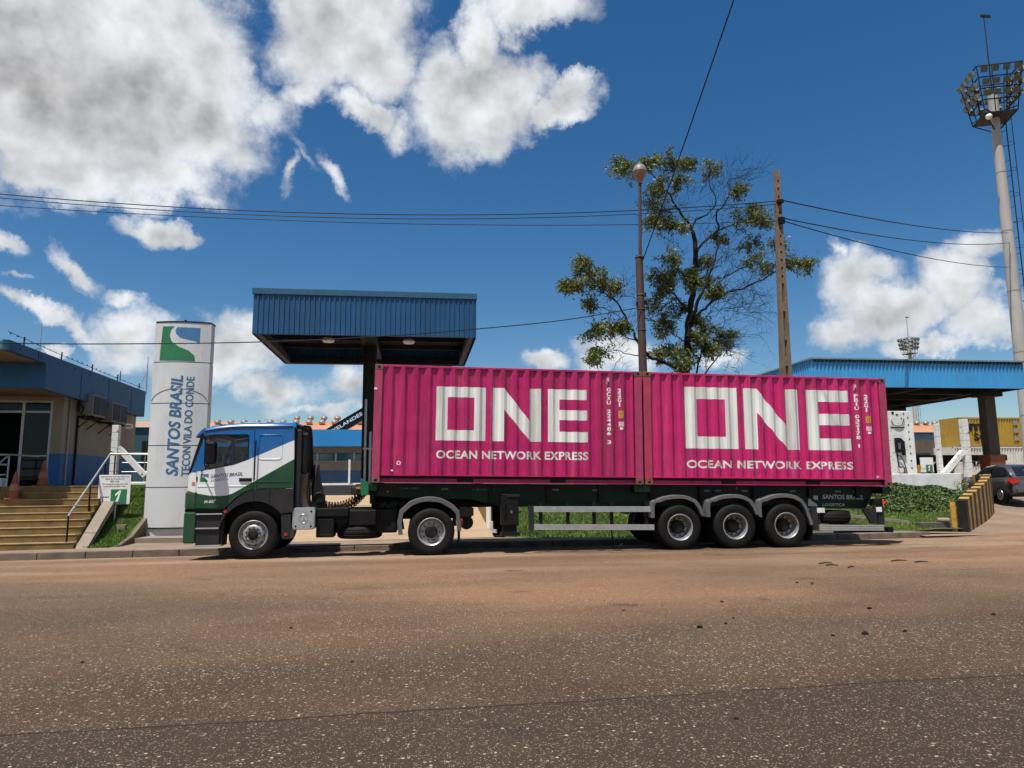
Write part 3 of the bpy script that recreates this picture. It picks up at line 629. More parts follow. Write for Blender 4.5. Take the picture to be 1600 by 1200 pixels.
for yy in (16.02, 17.30):
    st = MB(); st.box(-3.90,-3.42,yy,yy+.46,1.6,1.80); st.prism([(-3.52,1.78),(-3.38,2.42),(-3.22,2.42),(-3.40,1.75)], 'y', yy, yy+.46); st.box(-3.40,-3.24,yy+.1,yy+.36,2.42,2.60); st.build('seat', M_INT, T, bevel=.05)
sw = MB(); c = Vector((-4.08,16.25,1.98))
sw.tube([c+Vector((.11*math.cos(a)*.5, .21*math.sin(a), .21*math.cos(a))) for a in [k*math.pi/12 for k in range(25)]], .016, 6); sw.bar(c, c+Vector((-.25,0,-.2)), .06); sw.build('steering_wheel', M_BLACK, T)
# bumper, steps
b_ = MB(); b_.box(-4.735,-4.52,Y0-.005,Y1+.005,1.05,1.40); b_.build('bumper_corner', M_GREENP, T, bevel=.03)
b_ = MB(); b_.box(-4.74,-4.50,Y0-.01,Y1+.01,.345,.985); b_.build('bumper', M_GREENP, T, bevel=.035)
MB().box(-4.75,-4.69,Y0+.18,Y1-.18,.45,.62).build('fog_light_strip', M_BLACK, T, bevel=.01)
st = MB(); st.prism([(-4.50,.30),(-4.50,1.045),(-4.0,1.045),(-3.95,.95),(-3.975,.29)], 'y', Y0+.05, Y0+.45); st.box(-4.735,-4.0,Y0+.04,Y1-.04,.985,1.05); step = st.build('step_well', M_BLACK, T)
for z, xa, xb in ((.935,-4.50,-3.98),(.645,-4.50,-4.04),(.295,-4.50,-3.97)):
    MB().box(xa,xb,Y0-.012,Y0+.2,z-.014,z+.016).build('step_tread', M_CHROME, step, bevel=.006)
MB().box(-4.49,-4.03,Y0+.025,Y0+.05,.67,.90).build('step_plate', M_DKGREY, step); MB().box(-4.49,-4.03,Y0+.025,Y0+.05,.33,.62).build('step_plate', M_DKGREY, step)
# grey wheel arch and side skirt
A = [(-3.352+.70*math.cos(R(t)), .49+.70*math.sin(R(t))) for t in range(38, 166, 8)]
sk = [(-2.56,1.445),(-3.36,1.425),(-3.54,1.36),(-3.70,1.255),(-3.90,1.06),(-4.00,.86),(-4.04,.70)]+[(-4.03,.62)]+A[::-1]+[(-2.78,.93),(-2.56,.96)]
ap = MB().prism(sk, 'y', Y0-.012, Y0+.06).build('wheel_arch', M_DKGREY, T, bevel=.012)
MB().box(-3.37,-3.364,Y0-.018,Y0-.01,1.19,1.42).build('joint', M_BLACK, ap); MB().box(-3.045,-3.039,Y0-.018,Y0-.01,1.13,1.43).build('joint', M_BLACK, ap)
MB().lathe([(.001,-.02),(.03,-.018),(.034,0)], (-3.92,Y0-.012,.985), n=12).build('side_marker', M_RED, ap)
wa = MB(); wa.box(-4.0,-2.6,Y0+.42,Y0+.46,.5,1.4); wa.box(-4.0,-2.6,Y1-.46,Y1-.42,.5,1.4); wa.box(-2.62,-2.58,Y0+.05,Y1-.05,.95,1.4); wa.box(-3.98,-3.94,Y0+.06,Y1-.06,.5,1.3); wa.build('wheel_housing', M_BLACK, T)
MB().prism(sk, 'y', Y1-.06, Y1+.012).build('wheel_arch', M_DKGREY, T)
fl = MB().prism([(-2.80,.92),(-2.60,.92),(-2.60,.40),(-2.77,.41)], 'y', Y0, Y0+.42); fl.build('mudflap', M_DKGREY, T, bevel=.012)
MB().box(-2.72,-2.66,Y0-.012,Y0,.47,.53).build('reflector', M_RED, T)
# small cab fittings
MB().tube(smooth_pts([(-4.40,Y0-.006,2.655),(-4.05,Y0-.006,2.712),(-3.68,Y0-.006,2.742),(-2.62,Y0-.006,2.752)], 6), .012, 6).build('rain_gutter', M_BLACK, T, smooth=60)
MB().tube([(-3.36,Y0-.05,1.62),(-3.36,Y0-.06,1.75),(-3.36,Y0-.06,2.35),(-3.36,Y0-.05,2.45)], .014, 8).build('grab_handle', M_BLACK, T, smooth=60)
MB().prism([(-4.62,1.56),(-4.60,1.60),(-4.555,1.60),(-4.555,1.545)], 'y', Y0-.012, Y0+.002).build('side_repeater', M_ORANGE, T, bevel=.005)
for zz in (1.30,1.62): MB().box(-4.533,-4.505,Y0-.010,Y0+.002,zz,zz+.09).build('door_hinge', M_DKGREY, T, bevel=.004)
MB().box(-4.50,-3.42,Y0-.007,Y0+.001,1.835,1.846).build('window_wiper_seal', M_BLACK, T) if False else None
for yy in (Y0+.5, YM+.1): MB().bar((-4.70,yy,1.80),(-4.62,yy+.55,1.98),.02).build('wiper', M_BLACK, T)
MB().box(-3.30,-2.62,Y0-.006,Y0+.001,1.452,1.462).build('panel_gap', M_BLACK, T)
# mirror
mi_ = MB(); mi_.box(-4.30,-4.10,Y0-.30,Y0-.13,1.95,2.42); mr_ = mi_.build('mirror', M_BLACK, T, bevel=.04)
arm = MB(); arm.tube([(-4.42,Y0-.0,2.52),(-4.30,Y0-.2,2.52),(-4.22,Y0-.22,2.42)], .014, 6); arm.tube([(-4.44,Y0,1.82),(-4.30,Y0-.2,1.86),(-4.22,Y0-.22,1.96)], .014, 6); arm.build('mirror_arm', M_BLACK, mr_, smooth=50)
# behind the cab: air intake, hoses, silencer, boxes
ik = MB(); ik.box(-2.56,-2.43,Y0+.06,Y0+.5,1.02,2.70); ik.build('air_intake', M_DKGREY, T, bevel=.03)
ik = MB(); ik.box(-2.44,-2.30,Y0+.1,Y0+.42,1.75,2.62); ik.build('air_duct', M_BLACK, T, bevel=.03)
hz = MB()
for k in range(5):
    yy = Y0+.12+.16*k; q = .03*k
    hz.tube(smooth_pts([(-2.52,yy,2.70+q*.2),(-2.38,yy,2.78+q*.3),(-2.29-q*.3,yy,2.6),(-2.27-q*.2,yy+.05,1.9),(-2.30+q,yy,1.3),(-2.22,yy,1.05)], 5), .016, 6)
hz.build('air_hose', M_BLACK, T, smooth=60)
ex = MB(); ex.tube([(-2.21,Y0+.3,1.05),(-2.19,Y0+.3,1.95)], [.03,.022], 8); ex.prism([(-2.22,1.02),(-2.16,1.7),(-2.12,1.95),(-2.09,1.7),(-1.93,1.02)], 'y', Y0+.25, Y0+.55); ex.lathe([(.11,-.02),(.13,0),(.11,.03)], (-2.06,Y0+.24,1.24), n=18); ex.build('hose_bracket', M_CHASSIS, T)
wp = MB(); wp.bar((-2.235,Y0+.9,1.45),(-2.225,Y0+.9,2.02),.03); wp.build('marker_rod', M_WHITE, T)
def rrect(x0, x1, z0, z1, r, n=5):
    out = []
    for (cx, cz, a0) in ((x1-r,z1-r,0),(x0+r,z1-r,90),(x0+r,z0+r,180),(x1-r,z0+r,270)):
        for k in range(n): t_ = R(a0+90*k/(n-1)); out.append((cx+r*math.cos(t_), cz+r*math.sin(t_)))
    return out
sil = MB().prism(rrect(-2.573,-2.114,.585,1.048,.07), 'y', Y0+.03, Y0+.5).build('silencer_box', M_ALU, T, bevel=.02)
pl = MB().prism(rrect(-2.555,-2.13,.605,1.03,.06), 'y', Y0+.012, Y0+.03).build('end_plate', M_ALU, sil, bevel=.008)
em = MB(); cx, cz = -2.345, .815
em.lathe([(.098,-.0),(.09,-.010),(.082,0)], (cx, Y0+.012, cz), n=28)
for k in range(3):
    a = R(90+120*k); d = Vector((math.cos(a), math.sin(a))); p = Vector((-d.y, d.x)); c0 = Vector((cx, cz)); tip = c0+d*.084
    em.add([(tip.x,Y0+.004,tip.y),(c0.x+p.x*.014,Y0+.004,c0.y+p.y*.014),(c0.x-p.x*.014,Y0+.004,c0.y-p.y*.014),(c0.x,Y0-.004,c0.y)], [(0,1,3),(0,3,2),(0,2,1)])
em.build('emblem', M_CHROME, sil, smooth=30)
bo = MB()
for q in ((-2.50,.66),(-2.19,.66),(-2.19,.965)): bo.lathe([(.022,0),(.02,-.012),(.001,-.014)], (q[0], Y0+.012, q[1]), n=8)
bo.build('bolt', M_CHASSIS, sil)
bx_ = MB(); bx_.box(-2.10,-1.43,Y0+.12,Y0+.6,.84,1.025); bx_.box(-2.10,-1.73,Y0+.14,Y0+.6,.41,.82); bx_.build('battery_box', M_CHASSIS, T, bevel=.02)
MB().box(-2.08,-1.75,Y0+.135,Y0+.145,.455,.48).build('box_trim', M_DKGREY, T); MB().box(-2.08,-1.75,Y0+.135,Y0+.145,.77,.79).build('box_trim', M_DKGREY, T)
fr = MB()
for yy in (16.42, 17.22): fr.box(-4.5,1.22,yy,yy+.08,.74,1.0)
for xx in (-4.3,-2.4,-1.2,-.4,.9): fr.box(xx,xx+.1,16.5,17.22,.78,.96)
fr.box(-2.6,-.8,Y0+.25,16.42,.7,.95); fr.build('chassis_frame', M_CHASSIS, T)
MB().box(-1.72,-.40,Y0+.34,Y0+.72,.47,.99).build('fuel_tank', M_CHASSIS, T, bevel=.05); MB().box(-1.42,-.85,Y0+.15,Y0+.5,.64,.98).build('valve_block', M_CHASSIS, T, bevel=.03)
sp = MB(); sp.lathe([(.2,-.12),(.30,-.14),(.42,-.14),(.47,-.11),(.492,-.06),(.482,-.05),(.495,-.03),(.495,.03),(.482,.05),(.492,.06),(.47,.11),(.42,.14),(.30,.14),(.2,.12)], (-1.22,Y0+.62,.50), axis='z', n=40); sp.build('spare_tyre', M_TYRE, T, smooth=40)
tk = MB(); tk.lathe([(.001,-1.4),(.12,-1.39),(.13,-1.36),(.13,-.75),(.12,-.72),(.001,-.71)], (.25,16.2,.86), axis='x', n=18); tk.lathe([(.001,0),(.15,.01),(.15,.3),(.001,.31)], (-.62,16.15,.78), axis='x', n=18); tk.build('air_tank', M_CHASSIS, T, smooth=40)
fw_ = MB(); fw_.prism([(-.45,1.0),(-.35,1.12),(-.1,1.19),(.9,1.19),(1.2,1.05),(1.2,1.0)], 'y', 16.3, 17.4); fw_.box(-.55,-.2,16.1,16.5,.95,1.1)
for k in range(7): fw_.lathe([(.001,-.05),(.05,-.05),(.05,.05),(.001,.05)], (-.75+k*.07, 16.05+.02*k, 1.06+.035*math.sin(k*2.1)), n=8)
fw_.build('fifth_wheel', M_CHASSIS, T)
rr_ = MB(); rr_.prism([(.94,1.02),(1.25,.985),(1.25,.82),(.96,.80)], 'y', Y0+.15, Y0+.7); rr_.lathe([(.001,-.12),(.15,-.11),(.15,.11),(.001,.12)], (1.10,Y0+.35,.67), n=18); rr_.box(1.0,1.22,Y0+.3,Y1-.3,.78,.95); rr_.build('rear_crossmember', M_CHASSIS, T)
MB().box(.955,1.01,Y0+.10,Y0+.30,.60,.76).build('tail_light', M_RED, T, bevel=.01)
FD = smooth_pts([(-.365,.448),(-.40,.72),(-.343,.963),(-.143,1.134),(.263,1.244),(.615,1.20),(.792,1.084),(.94,.93),(.969,.70),(.975,.511)], 3)
FD = [(-.37,.45),(-.40,.72),(-.35,.96),(-.17,1.12)]+[(p[0], p[1]) for p in smooth_pts([(-.16,1.135),(.05,1.215),(.3,1.245),(.55,1.205),(.75,1.10)], 3)]+[(.80,1.07),(.93,.94),(.965,.72),(.975,.51)]
arch(FD, Y0+.0, Y0+.62, .02, 'mudguard', M_FENDER, T, .10); arch(FD, Y1-.62, Y1, .02, 'mudguard', M_FENDER, T, .10)
MB().box(.92,.95,Y0+.05,Y0+.55,.22,.60).build('mudflap', M_BLACK, T)
wheel(T, 'steer', (-3.352, Y0+.17, .497)); wheel(T, 'steer', (-3.352, Y1-.17, .497), True)
wheel(T, 'drive', (.33, Y0+.165, .50), dual=True); wheel(T, 'drive', (.33, Y1-.165, .50), True, True)
ax_ = MB(); ax_.tube([(-3.352,Y0+.2,.5),(-3.352,Y1-.2,.5)], .06); ax_.tube([(.33,Y0+.2,.5),(.33,Y1-.2,.5)], .09); ax_.lathe([(.001,-.2),(.2,-.1),(.22,0),(.2,.1),(.001,.2)], (.33,YM,.52), n=16); ax_.build('axle', M_CHASSIS, T)
# coiled air lines between tractor and trailer
for k, (z0, z1, col_) in enumerate(((1.10,1.42,M_BLACK),(1.02,1.40,M_YELLOW),(1.05,1.36,M_BLACK))):
    pts = []
    A0 = Vector((-2.05+.05*k, Y0+.75+.12*k, z0)); B0 = Vector((-1.12, Y0+.7+.1*k, z1)); nt_ = 15
    for i in range(nt_*10+1):
        t_ = i/(nt_*10); c = A0.lerp(B0, t_)-Vector((0,0,.22*4*t_*(1-t_)*.8)); a = 2*math.pi*i/10; r_ = .085
        pts.append(c+Vector((.25*r_*math.cos(a), r_*math.cos(a), r_*math.sin(a))))
    MB().tube(pts, .012, 5).build('coiled_hose', col_, T, smooth=60)
# lettering on the door
M_NAVY = mat('navy_lettering', (.008,.022,.085), .5)
pz = Y0-.003
L1 = lambda x0, z0, x1, z1, s=.08: (lambda a, b: (x0+(x1-x0)*a, pz, z0+(z1-z0)*b+s*(a-.5)*0))
lettering('lettering', 'SANTOS BRASIL', lambda a, b: (-4.245+.64*a, pz, 1.675+.05*a+.075*b), M_NAVY, T, .012, .25)
lettering('lettering', 'LOGÍSTICA', lambda a, b: (-4.235+.34*a, pz, 1.60+.03*a+.06*b), M_NAVY, T, .004, .25)
flat_print('logo', LOGO_G, [tuple(range(len(LOGO_G)))[::-1]], lambda a, b: (-4.455+.17*a, pz, 1.60+.165*b), M_LOGO_GREEN, T)
flat_print('logo', LOGO_B, [tuple(range(len(LOGO_B)))], lambda a, b: (-4.455+.17*a, pz, 1.60+.165*b), M_LOGO_BLUE, T)
lettering('fleet_number', 'M-627', lambda a, b: (-4.35+.225*a, pz, 1.155+.02*a+.06*b), M_WHITELET, T, .02, .15)
# ------------------------------------------------------------------ trailer
S = thing('container_trailer', 'dark green skeletal semi trailer carrying two pink containers', 'trailer', (6.0, YM, 0))
deck = lambda x: 1.548-.0155*(x+.96)
web = [(-1.12,deck(-1.1)-.005),(-1.07,1.29),(-.55,1.24),(-.1,1.205),(1.2,1.17),(1.85,1.02),(5.2,.97),(9.0,.93),(9.1,.865),(10.66,.84),(10.88,1.22),(11.0,1.30),(11.1,1.34),(11.1,deck(11.1)-.005)]
web[0] = (-1.12, deck(-1.1)+.004); web[-1] = (11.1, deck(11.1)+.004)
for a, b in ((15.98,16.06),(17.66,17.74)): MB().prism(web, 'y', a, b).build('side_beam', M_TRAILER, S)
fl_ = MB()
for (xa, xb, za, zb) in ((1.85,9.0,1.00,.94),):
    for a, b in ((15.94,16.10),(17.62,17.78)): fl_.add([(xa,a,za),(xb,a,zb),(xb,b,zb),(xa,b,za),(xa,a,za+.02),(xb,a,zb+.02),(xb,b,zb+.02),(xa,b,za+.02)], [(0,3,2,1),(4,5,6,7),(0,1,5,4),(1,2,6,5),(2,3,7,6),(3,0,4,7)])
fl_.build('beam_flange', M_TRAILER, S)
cm = MB()
for xx in (-1.0,.3,1.6,2.9,4.1,5.3,6.5,7.8,9.2,10.4): cm.box(xx,xx+.1,15.9,17.82,1.1,deck(xx)-.03)
cm.box(-1.0,10.9,16.5,16.6,.98,1.45); cm.box(-1.0,10.9,17.1,17.2,.98,1.45); cm.build('crossmember', M_CHASSIS, S)
for i, xx in enumerate((-.93,4.98,5.16,11.05)):
    q = MB(); q.box(xx-.09,xx+.09,15.70,18.0,deck(xx)-.17,deck(xx)-.012); q.build('bolster', M_TRAILER, S, bevel=.01)
hb = MB(); hb.prism([(-1.19,1.66),(-1.13,1.60),(-1.02,1.56),(-1.02,1.30),(-1.17,1.28),(-1.19,1.45)], 'y', 15.72, 15.86); hb.build('headboard', mat('bright_trailer_green', (.01,.14,.06), .4), S, bevel=.01)
hd = MB(); hd.box(-1.42,-1.17,16.0,16.9,1.30,1.46); hd.build('hose_coupling', M_DKGREY, S, bevel=.02); MB().box(-1.30,-1.17,15.98,16.0,1.42,1.47).build('coupling_tag', M_ORANGE, S)
M_PLATE = mat('faded_label', (.11,.12,.115), .5)
for xx in (.55,3.05,3.98,5.02,6.62,6.9,7.55,8.75,9.9,10.35): MB().box(xx,xx+.15,15.966,15.98,1.385-.0155*xx,1.43-.0155*xx).build('label_plate', M_PLATE, S)
for xx in (-.62, 7.43): MB().lathe([(.001,-.02),(.02,-.016),(.022,0)], (xx,15.98,1.36), n=8).build('marker_lamp', M_ORANGE, S)
lettering('lettering', 'C-411082', lambda a, b: (-.37+.42*a, 15.977, 1.40+.05*b), M_PLATE, S, .0)
lettering('lettering', 'S. BRASIL LOG.', lambda a, b: (1.25+.5*a, 15.977, 1.36+.045*b), M_PLATE, S, .0)
ll = MB(); ll.box(1.86,2.24,15.72,16.0,.60,1.28); ll.box(1.90,2.20,15.76,15.96,.40,.62); ll.prism([(1.85,.375),(1.87,.45),(2.24,.45),(2.28,.375)], 'y', 15.68, 16.05); lg = ll.build('landing_leg', M_CHASSIS, S, bevel=.012)
MB().box(2.055,2.10,15.712,15.722,.86,.93).build('leg_plate', M_PLATE, lg); MB().bar((1.93,15.70,1.16),(1.93,15.70,.80), .025).build('crank_rod', M_CHASSIS, lg)
ll = MB(); ll.box(1.86,2.24,17.7,17.98,.60,1.28); ll.box(1.90,2.20,17.74,17.94,.40,.62); ll.build('landing_leg', M_CHASSIS, S)
cv = MB(); cv.box(1.83,2.30,15.83,15.86,1.17,1.24); cv.box(1.98,2.26,15.70,15.86,1.22,1.28); cv.build('tool_holder', M_DKGREY, S)
for za, zb in ((1.012,.976),(.625,.575)):
    g = MB()
    for q in range(3):
        o1 = -.042*q
        g.add([(2.56,15.66,za+o1-.04),(5.30,15.66,zb+o1-.04),(5.30,15.66,zb+o1-.004),(2.56,15.66,za+o1-.004),(2.56,15.70,za+o1-.04),(5.30,15.70,zb+o1-.04),(5.30,15.70,zb+o1-.004),(2.56,15.70,za+o1-.004)], [(0,1,2,3),(7,6,5,4),(3,2,6,7),(0,4,5,1),(0,3,7,4),(1,5,6,2)])
    g.build('side_guard_rail', M_ALU, S)
MB().box(2.45,2.57,15.655,15.71,.49,1.02).build('guard_end_cap', M_DKGREY, S, bevel=.01)
for xx in (2.70,3.31,3.91,4.31,5.12): MB().box(xx,xx+.07,15.72,15.78,.48,1.08).build('guard_post', M_CHASSIS, S)
pr_ = MB(); pr_.tube([(4.36,15.9,.60),(4.42,15.9,.02)], .016, 6); pr_.tube([(4.42,15.9,.03),(4.62,15.85,.15)], .012, 6); pr_.build('prop_rod', M_CHASSIS, S)
FT = [(-.68,.72),(-.675,.93),(-.655,1.07),(-.60,1.115)]+smooth_pts([(-.52,1.12),(-.35,1.19),(-.05,1.225),(.22,1.19),(.42,1.09)], 3)+[(.52,.94),(.58,.76)]
for k, xx in enumerate((5.905, 7.215, 8.46)):
    pts = [(xx+p[0], p[1]) for p in FT]
    if k == 2: pts += [(xx+.63,.62),(xx+.65,.50)]
    arch(pts, 15.635, 16.15, .02, 'mudguard', M_FENDER, S, .085); arch(pts, 17.57, 18.08, .02, 'mudguard', M_FENDER, S, .085)
    wheel(S, 'trailer', (xx, 15.80, .50), dual=True); wheel(S, 'trailer', (xx, 17.92, .50), True, True)
    a = MB(); a.tube([(xx,15.8,.5),(xx,17.9,.5)], .075); a.box(xx-.4,xx+.4,16.25,16.35,.55,.62); a.box(xx-.4,xx+.4,17.35,17.45,.55,.62); a.box(xx+.42,xx+.62,16.3,16.5,.6,.98); a.build('axle', M_CHASSIS, S)
MB().box(9.08,9.11,15.70,16.2,.13,.62).build('mudflap', M_BLACK, S)
# rear equipment
rb = MB(); rb.box(9.12,9.26,15.70,15.78,.38,.90); rb.build('underrun_bracket', M_DKGREY, S); MB().box(9.30,9.34,15.74,15.8,.5,.9).build('bracket_strut', M_DKGREY, S); rb = MB(); rb.prism([(10.42,.86),(10.78,.86),(10.86,.50),(10.62,.50)], 'y', 15.74, 15.80); rb.build('bracket_strut', M_DKGREY, S); rb = MB(); rb.box(10.80,10.95,15.72,15.80,.48,.92); rb.build('underrun_bracket', M_DKGREY, S)
for xa, xb in ((9.25,9.44),(10.74,10.88)): MB().box(xa,xb,15.69,15.70,.775,.885).build('reflector_plate', M_WHITE, S)
g = MB()
for q in range(3): g.add([(9.26,15.66,.505-.045*q),(10.88,15.66,.470-.045*q),(10.88,15.66,.432-.045*q),(9.26,15.66,.467-.045*q),(9.26,15.70,.505-.045*q),(10.88,15.70,.470-.045*q),(10.88,15.70,.432-.045*q),(9.26,15.70,.467-.045*q)], [(3,2,1,0),(4,5,6,7),(0,1,5,4),(2,3,7,6),(3,0,4,7),(1,2,6,5)])
g.build('side_guard_rail', M_ALU, S, recalc=True)
ub = MB(); ub.box(10.95,11.08,15.62,18.05,.30,.42); ub.box(9.7,10.95,15.72,15.82,.30,.345); ub.build('underrun_bar', M_CHASSIS, S)
st_ = MB(); st_.lathe([(.2,-.12),(.30,-.14),(.42,-.145),(.47,-.12),(.492,-.06),(.482,-.05),(.495,-.03),(.495,.03),(.482,.05),(.492,.06),(.47,.12),(.42,.145),(.30,.14),(.2,.12)], (9.87,16.28,.655), axis='z', n=40); st_.build('spare_tyre', M_TYRE, S, smooth=40)
lt = MB(); lt.box(10.72,10.94,15.72,15.90,.92,1.08); ltb = lt.build('lamp_bracket', M_CHASSIS, S, bevel=.02); MB().lathe([(.001,-.06),(.055,-.055),(.06,.06),(.001,.065)], (11.0,15.80,.99), axis='x', n=14).build('tail_light', M_RED, ltb); MB().box(10.95,11.0,15.735,15.77,.955,.99).build('tail_light', M_ORANGE, ltb)
M_SLET = mat('faded_silver_lettering', (.38,.42,.41), .5)
pz2 = 15.977
lettering('lettering', 'SANTOS BRASIL', lambda a, b: (9.57+1.06*a, pz2, 1.085-.03*a+.105*b), M_SLET, S, .012, .2)
lettering('lettering', 'LOGÍSTICA', lambda a, b: (9.56+.57*a, pz2, .915-.01*a+.085*b), M_SLET, S, .006, .2)
flat_print('logo', LOGO_G, [tuple(range(len(LOGO_G)))[::-1]], lambda a, b: (9.20+.26*a, pz2, .92+.26*b-.01*a), M_SLET, S)
flat_print('logo', LOGO_B, [tuple(range(len(LOGO_B)))], lambda a, b: (9.20+.26*a, pz2, .92+.26*b-.01*a), M_SLET, S)
# ------------------------------------------------------------------ containers
M_CLET = mat('weathered_white_letters', (.68,.69,.66), .6, var=.12, vscale=3, dirt=(.33,.30,.28), damt=.75, dscale=2.4, stretch=(1,1,.12))
PITCH = .2765
def corr_break(s0, s1):
    """fold points of the corrugated wall: (position, depth)"""
    out = []; s = s0
    while s < s1+1e-6:
        for d, y in ((0,.050),(.070,.050),(.138,.005),(.2085,.005)):
            if s+d <= s1: out.append((s+d, y))
        s += PITCH
    if out[-1][0] < s1-.001: out.append((s1, .050))
    return out
def corr_y(br, s):
    for (a, b), (c, d) in zip(br, br[1:]):
        if a <= s <= c: return b+(d-b)*(s-a)/(c-a)
    return .05
def container_wall(br, z0, z1, yf, flip=False):
    mb = MB(); n = len(br)
    mb.add([(s, yf(y), z0) for s, y in br]+[(s, yf(y), z1) for s, y in br], [((i, i+1, n+i+1, n+i) if not flip else (n+i, n+i+1, i+1, i)) for i in range(n-1)]); return mb
def container(x0, label, body, letters, text_z, code, digit, seed, post_mats):
    rnd = random.Random(seed); I = .0155
    loc = Vector((-.962, 15.68, 1.551)) + Vector((x0*math.cos(I), 0, -x0*math.sin(I)))
    C = thing('shipping_container', label, 'container', loc, (0, I, 0))
    L_, Wd, H = 6.058, 2.438, 2.591
    br = corr_break(.17, L_-.17)
    sw_ = container_wall(br, .17, 2.535, lambda y: y).build('side_wall', body, C, local=True)
    container_wall(br, .17, 2.535, lambda y: Wd-y, True).build('side_wall', body, C, local=True)
    for k, (xa, xb) in enumerate(((0,.17),(L_-.17,L_))):
        MB().box(xa,xb,.004,.12,.12,H-.12).build('corner_post', post_mats[k], C, local=True, bevel=.008); MB().box(xa,xb,Wd-.12,Wd-.004,.12,H-.12).build('corner_post', post_mats[k], C, local=True)
        for yy in (0, Wd-.162):
            for zz in (0, H-.118):
                cb = MB().box(xa if k == 0 else xb-.178, (xa+.178) if k == 0 else xb, yy, yy+.162, zz, zz+.118).build('corner_casting', post_mats[k+2], C, local=True, bevel=.008)
                if yy == 0:
                    cx = (xa+.09) if k == 0 else xb-.09; MB().prism([(cx+.035*math.cos(t*.628), zz+.06+.03*math.sin(t*.628)) for t in range(10)], 'y', -.002, .004).build('lock_hole', M_BLACK, cb, local=True)
    for yy in ((.006,.06),(Wd-.06,Wd-.006)): MB().box(.178,L_-.178,yy[0],yy[1],2.535,H-.006).build('top_rail', body, C, local=True, bevel=.006)
    for sgn, yb in ((1,0),(-1,Wd)):
        q = MB(); f2 = lambda a, b: (min(yb+sgn*a, yb+sgn*b), max(yb+sgn*a, yb+sgn*b))
        q.box(.178,L_-.178,*f2(.10,.115),.025,.17); q.box(.178,L_-.178,*f2(-.004,.115),.158,.178); q.box(.178,L_-.178,*f2(.03,.115),.008,.026); br_ = q.build('bottom_rail', body, C, local=True)
        for xa in (1.84, 3.92): MB().box(xa,xa+.36,*f2(.09,.102),.028,.145).build('fork_pocket', M_BLACK, br_, local=True)
    MB().box(.05,L_-.05,.06,Wd-.06,2.545,2.565).build('roof', body, C, local=True); MB().box(.02,L_-.02,.08,Wd-.08,.10,.16).build('floor', M_CHASSIS, C, local=True)
    MB().box(.03,.07,.12,Wd-.12,.12,H-.1).build('end_wall', body, C, local=True)
    for k in range(2):
        ya = .13+k*1.09; dr = MB().box(L_-.07,L_-.02,ya,ya+1.08,.14,H-.12).build('door_leaf', body, C, local=True)
        for q in (.3,.8): MB().tube([(L_-.005,ya+q,.1),(L_-.005,ya+q,H-.1)], .017, 8).build('lock_rod', M_STEEL, dr, local=True)
    # lettering painted over the corrugation
    def pl(x0_, x1_, z0_, z1_): return lambda a, b: ((x0_+(x1_-x0_)*a), corr_y(br, x0_+(x1_-x0_)*a)-.0025, z0_+(z1_-z0_)*b)
    def cuts(x0_, x1_): return [(s-x0_)/(x1_-x0_) for s, y in br if x0_ < s < x1_]
    def poly(name, lp, holes=()):
        xs = [p[0] for p in lp]; zs = [p[1] for p in lp]; a, b, c, d = min(xs), max(xs), min(zs), max(zs)
        t_ = MB().prism([lp]+list(holes), 'z', 0, 1); k = len(lp)+sum(len(h) for h in holes)
        vs_ = [((p[0]-a)/(b-a), (p[1]-c)/(d-c)) for p in t_.v[k:2*k]]; fs = [tuple(i-k for i in f) for f in t_.f if all(k <= i < 2*k for i in f)]
        fs = [f[::-1] for f in fs]
        flat_print(name, vs_, fs, pl(a, b, c, d), M_CLET, sw_, cuts(a, b), local=True)
    (ox0, ox1, nx0, nx1, ex0, ex1, lz0, lz1, tx0, tx1) = letters; Hh = lz1-lz0; st = .232*(ox1-ox0)
    sz = .195*Hh
    poly('letter', [(ox0,lz0),(ox1,lz0),(ox1,lz1),(ox0,lz1)], [[(ox0+st,lz0+sz),(ox0+st,lz1-sz),(ox1-st,lz1-sz),(ox1-st,lz0+sz)]])
    sn = .235*(nx1-nx0)
    poly('letter', [(nx0,lz0),(nx0+sn,lz0),(nx0+sn,lz1-.40*Hh),(nx1-.22*(nx1-nx0),lz0),(nx1,lz0),(nx1,lz1),(nx1-sn,lz1),(nx1-sn,lz0+.385*Hh),(nx0+.235*(nx1-nx0),lz1),(nx0,lz1)])
    se = .29*(ex1-ex0)
    poly('letter', [(ex0,lz0),(ex1,lz0),(ex1,lz0+sz),(ex0+se,lz0+sz),(ex0+se,lz0+.415*Hh),(ex1-.01,lz0+.415*Hh),(ex1-.01,lz0+.605*Hh),(ex0+se,lz0+.605*Hh),(ex0+se,lz1-sz),(ex1-.02,lz1-sz),(ex1-.02,lz1),(ex0,lz1)])
    lettering('lettering', 'OCEAN NETWORK EXPRESS', pl(tx0, tx1, text_z, text_z+.185), M_CLET, sw_, .028, 0, cuts(tx0, tx1), 1.06, local=True)
    # number column, read downwards letter by letter
    def column(txt, xc, z_top, z_bot, w):
        n = len(txt); hh = (z_top-z_bot)/n
        for i, ch in enumerate(txt):
            if ch == ' ': continue
            zb = z_top-(i+1)*hh; ww = w*(.35 if ch in '1I' else 1)
            lettering('number', ch, pl(xc-ww/2, xc+ww/2, zb+.008, zb+hh-.008), M_WHITELET, sw_, .02, 0, cuts(xc-ww/2, xc+ww/2), local=True)
    column(code+' '+digit, 5.275, 2.20, .90, .085); column('22G1', 5.53, 2.19, 1.76, .075)
    flat_print('label', [(0,0),(1,0),(1,1),(0,1)], [(0,1,2,3)], pl(5.505,5.615,1.50,1.67), M_YELLOW, sw_, cuts(5.505,5.615), local=True)
